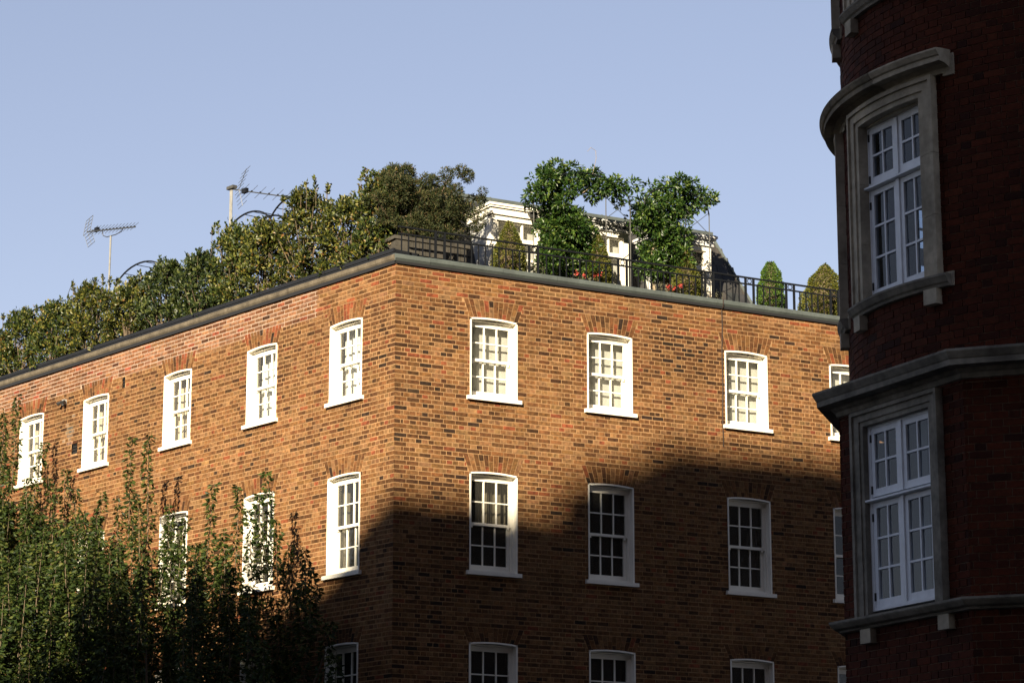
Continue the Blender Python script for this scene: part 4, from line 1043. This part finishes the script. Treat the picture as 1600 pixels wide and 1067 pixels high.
def casement(z0, z1, zt, hw, parent, loc, rz, curtains):
    f = MB()
    f.box(-hw, -hw + .045, -.02, .06, z0, z1); f.box(hw - .045, hw, -.02, .06, z0, z1)
    f.box(-hw + .045, hw - .045, -.015, .06, z1 - .03, z1); f.box(-hw + .045, hw - .045, -.03, .06, z0, z0 + .035)
    f.box(-.028, .028, -.03, .055, z0 + .035, zt - .03); f.box(-.028, .028, -.03, .055, zt + .03, z1 - .03)
    wf = f.build('window', M['blue_white'], parent, loc, rz)
    f = MB(); f.hexa([(-hw - .01, -.075, zt - .02), (hw + .01, -.075, zt - .02), (hw + .01, .05, zt - .03), (-hw - .01, .05, zt - .03), (-hw - .01, -.075, zt), (hw + .01, -.075, zt), (hw + .01, .05, zt + .03), (-hw - .01, .05, zt + .03)])
    f.build('transom', M['blue_white'], wf)
    for sx in (-1, 1):
        for za, zb_, rows in ((z0 + .037, zt - .032, 3), (zt + .032, z1 - .032, 2)):
            xa, xb = (-hw + .047, -.03) if sx < 0 else (.03, hw - .047)
            s_ = MB(); st = .055; bt = .075
            s_.box(xa, xa + st, -.012, .032, za, zb_); s_.box(xb - st, xb, -.012, .032, za, zb_); s_.box(xa + st, xb - st, -.011, .031, za, za + bt); s_.box(xa + st, xb - st, -.011, .031, zb_ - st, zb_)
            ix0, ix1, iz0, iz1 = xa + st, xb - st, za + bt, zb_ - st
            xm = (ix0 + ix1) / 2; s_.box(xm - .011, xm + .011, -.010, .030, iz0, iz1)
            zs_ = [iz0 + (iz1 - iz0) * i / rows for i in range(rows + 1)]
            for zz in zs_[1:-1]: s_.box(ix0, ix1, -.009, .029, zz - .011, zz + .011)
            s_.build('casement', M['blue_white'], wf)
            for zz0, zz1 in zip(zs_[:-1], zs_[1:]):
                for p, q in ((ix0, xm - .011), (xm + .011, ix1)):
                    g_ = MB(); g_.box(-(q - p) / 2 - .004, (q - p) / 2 + .004, -.002, .002, -(zz1 - zz0) / 2, (zz1 - zz0) / 2)
                    o = g_.build('pane', M['glass2'], wf, ((p + q) / 2, .01, (zz0 + zz1) / 2)); o.rotation_euler = (random.uniform(-.012, .012), 0, random.uniform(-.012, .012))
            if sx < 0:
                for zz in (za + .10 * (zb_ - za), zb_ - .14 * (zb_ - za)):
                    h_ = MB(); h_.box(xa - .012, xa + .010, -.022, -.010, zz - .04, zz + .04); h_.build('hinge', M['hinge'], wf)
    for c in curtains: folds(*c).build('curtain', M['curtain'], wf)
    if abs(z0 - 8.115) < .01: return wf
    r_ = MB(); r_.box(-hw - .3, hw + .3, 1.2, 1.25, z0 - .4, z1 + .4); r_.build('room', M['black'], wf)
    return wf

# the bay's rear partition, with one far window open to the sky
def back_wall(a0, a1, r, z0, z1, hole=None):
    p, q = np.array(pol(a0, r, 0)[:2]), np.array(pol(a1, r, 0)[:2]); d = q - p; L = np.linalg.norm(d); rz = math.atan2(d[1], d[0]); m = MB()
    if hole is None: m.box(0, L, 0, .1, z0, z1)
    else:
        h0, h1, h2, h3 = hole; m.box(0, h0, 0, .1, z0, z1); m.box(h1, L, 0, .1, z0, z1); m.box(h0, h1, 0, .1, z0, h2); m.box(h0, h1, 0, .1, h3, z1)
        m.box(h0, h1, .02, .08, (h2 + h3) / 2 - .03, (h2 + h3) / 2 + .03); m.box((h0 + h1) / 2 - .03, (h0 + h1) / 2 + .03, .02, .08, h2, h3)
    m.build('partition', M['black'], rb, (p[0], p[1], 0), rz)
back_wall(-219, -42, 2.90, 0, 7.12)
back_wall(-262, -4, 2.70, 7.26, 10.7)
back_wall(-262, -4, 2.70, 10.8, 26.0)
# rounded windows, upper storeys
for c, zs in BOW:
    main = c > -160
    stn = M['stone'] if zs < 9 else M['stone']
    s_ = MB()
    for a0, a1, r1 in ((-15.5, -14.7, 2.835), (-14.7, -12.7, 2.81), (-12.7, -11.2, 2.79), (11.2, 12.7, 2.79), (12.7, 14.7, 2.81), (14.7, 15.5, 2.835)):
        [arc_block(s_, c + a0, c + a1, zs + za_ + .002, zs + zb_ - .002, 2.56, r1, 1) for za_, zb_ in ((0, .62), (.62, 1.26), (1.26, 1.88 + (abs(a0 + a1) / 2 - 11.2) * .048))]
    for z0, z1, r1, aa in ((1.88, 1.935, 2.79, 12.7), (1.935, 2.02, 2.81, 14.7), (2.02, 2.062, 2.835, 15.5)): arc_block(s_, c - aa + .03, c + aa - .03, zs + z0, zs + z1, 2.56, r1 - .001)
    arc_block(s_, c - 11.2, c + 11.2, zs + 1.86, zs + 1.88, 2.50, 2.70)
    o = s_.build('stone_surround', stn, rb)
    s_ = MB()
    for h0, h1 in ((-225, -190), (-190, -172.1), (-172, -153.1), (-153, c + 19.5)):
      if main: arc_sweep(s_, h0, h1 - .12, [(2.70, zs + 2.064), (2.765, zs + 2.064), (2.775, zs + 2.11), (2.84, zs + 2.135), (2.935, zs + 2.14), (2.935, zs + 2.19), (2.955, zs + 2.20), (2.982, zs + 2.245), (2.982, zs + 2.262), (2.70, zs + 2.30)]); main and s_.build('hood_moulding', stn, rb)
    s_ = MB(); arc_block(s_, c + 17.6, c + 20.3, zs + 2.03, zs + 2.25, 2.70, 2.765, 2); s_.build('end_block', stn, rb)
    s_ = MB(); arc_sweep(s_, c - 17.7, c + 17.65, [(2.50, zs - .12), (2.79, zs - .115), (2.80, zs - .09), (2.82, zs - .075), (2.845, zs - .03), (2.852, zs - .02), (2.852, zs + .002), (2.50, zs + .03)]); s_.build('sill', M['stone_dark'], rb)
    s_ = MB(); arc_block(s_, c + 16.2, c + 18.3, zs - .115, zs + .03, 2.70, 2.762, 1); s_.build('end_block', stn, rb)
    for a0 in (13.2, -13.2): s_ = MB(); arc_block(s_, c + a0 - 1.7, c + a0 + 1.7, zs - .275, zs - .122, 2.70, 2.83, 1); s_.build('corbel', stn, rb)
    n_ = np.array([math.cos(rad(c)), math.sin(rad(c))])
    casement(zs + .025, zs + 1.875, zs + 1.22, .55, rb, (n_[0] * 2.615, n_[1] * 2.615, 0), rad(c) + PI / 2, [])
# canted lower storey window
mid, rz, L = facets[1]
s_ = MB()
for x0, x1, y0 in ((-.74, -.70, -.085), (-.70, -.61, -.06), (-.61, -.56, -.045), (.56, .61, -.045), (.61, .70, -.06), (.70, .74, -.085)):
    s_.box(LOWX + x0, LOWX + x1, y0, .16, 4.872, 6.80 + max(0, (abs(x0 + x1) / 2 - .585)) * .95)
for z0, z1, y0, hw in ((6.80, 6.85, -.045, .609), (6.85, 6.92, -.06, .699), (6.92, 6.958, -.085, .739)): s_.box(LOWX - hw, LOWX + hw, y0 + .001, .16, z0, z1)
s_.build('stone_surround', M['stone_dark'], rb, tuple(mid), rz)
casement(4.93, 6.80, 6.045, .56, rb, (mid[0] - math.sin(rz) * .035 + math.cos(rz) * LOWX, mid[1] + math.cos(rz) * .035 + math.sin(rz) * LOWX, 0), rz,
         [(-.07, .03, 4.9, 6.8, .16, .02, .08), (.10, .20, 4.9, 6.8, .16, .02, .08), (.36, .56, 4.9, 6.8, .16, .02, .1), (-.5, -.12, 4.9, 6.8, .45, .02, .09)])
s_ = MB(); poly_sweep(s_, [(2.69, 6.96), (2.765, 6.985), (2.775, 7.03), (2.81, 7.05), (2.82, 7.075), (2.955, 7.08), (2.955, 7.135), (2.965, 7.145), (3.0, 7.205), (3.0, 7.228), (2.69, 7.30)]); s_.build('cornice', M['stone_dark'], rb)
s_ = MB(); poly_sweep(s_, [(2.69, 4.755), (2.79, 4.765), (2.80, 4.785), (2.85, 4.80), (2.885, 4.835), (2.895, 4.85), (2.895, 4.872), (2.69, 4.895)]); s_.build('sill_band', M['stone_dark'], rb)
for x in (-.60, .70): s_ = MB(); s_.box(x - .088, x + .088, -.075, .05, 4.615, 4.757); s_.build('corbel', M['stone'], rb, tuple(mid), rz)
# the main block behind the bay
d0, d1 = np.array([math.cos(rad(-20)), math.sin(rad(-20))]), np.array([math.cos(rad(70)), math.sin(rad(70))])
q = [d0 * .3, d0 * 26, d0 * 26 + d1 * 14, d0 * .3 + d1 * 14]
s_ = MB(); s_.hexa([(*p, 0) for p in q] + [(*p, 27.0) for p in q]); s_.build('main_block', M['mortar_red'], rb)

# ================================================================== the tall block behind the viewer whose shadow falls across both walls
LAT = np.array([-SH[1], SH[0]])                     # horizontal, square to the sun
DS = 28.0
def need(side, x, z):
    p = W(side, x, 0, z)[:2]; return float(p @ LAT), z + (DS - float(p @ SH)) * math.tan(SUN_EL)
prof = [need('L', -3.8, 7.0), need('L', -1.62, 7.69), need('L', -.94, 8.42), need('R', 0.0, 8.92), need('R', .9, 8.86), need('R', 1.5, 8.97), need('R', 1.55, 8.82), need('R', 2.92, 8.78), need('R', 3.0, 9.30), need('R', 3.5, 9.36), need('R', 3.55, 9.62), need('R', 4.4, 9.80), need('R', 5.2, 10.18), need('R', 8.7, 10.22)]
prof = sorted(prof)
prof = [(-70.0, 62.0), (-30.1, 62.0), (-30.0, 33.0), (prof[0][0] - 4.0, prof[0][1] - 1.2)] + prof + [(-6.1, prof[-1][1] + .2), (-6.0, 62.0), (44.0, 62.0)]  # unseen high wings at both ends, added to keep skylight off the shaded walls
base = thing('mansion_block', 'tall dark mansion block across the street with a stepped gable roofline and added sky blocking wings', 'building', tuple(SH * DS) + (0,))
m = MB()
fr = [LAT * l for l, z in prof]; bk = [LAT * l + SH * 11 for l, z in prof]
m.strip([[(*LAT * l, 0), (*LAT * l, z), (*(LAT * l + SH * 11), z - .4), (*(LAT * l + SH * 11), 0)] for l, z in prof], True, True)
m.build('wall', M['mortar_red'], base)
wm = MB(); wm.box(-.5, .5, -.03, .05, 0, 1.7); wm.box(-.62, .62, -.08, .05, -.12, 0); WMESH = wm.mesh('window', M['white_old'])
gm = MB(); gm.box(-.44, .44, -.036, -.031, .06, 1.64); GM = gm.mesh('pane', M['hinge'])
rzb = math.atan2(-LAT[1], -LAT[0])
for fl in range(6):
    for i in range(11):
        l = -22 + i * 3.2
        o = link('window', WMESH, base, (LAT[0] * l - SH[0] * .051, LAT[1] * l - SH[1] * .051, 2.2 + fl * 3.1), rzb); link('pane', GM, o)

t = thing('terrace_row', 'plain brick terrace facing the tree across the side street', 'building', on('L', -14, -24, 0), -AL)
m = MB(); m.box(-30, 16, -10, 0, 0, 8.5); m.build('wall', M['roofing'], t)
m = MB(); m.strip([[(x, -10.3, 8.4), (x, .3, 8.4), (x, -5, 10.0)] for x in (-30, 16)]); m.build('roof', M['roofing'], t)
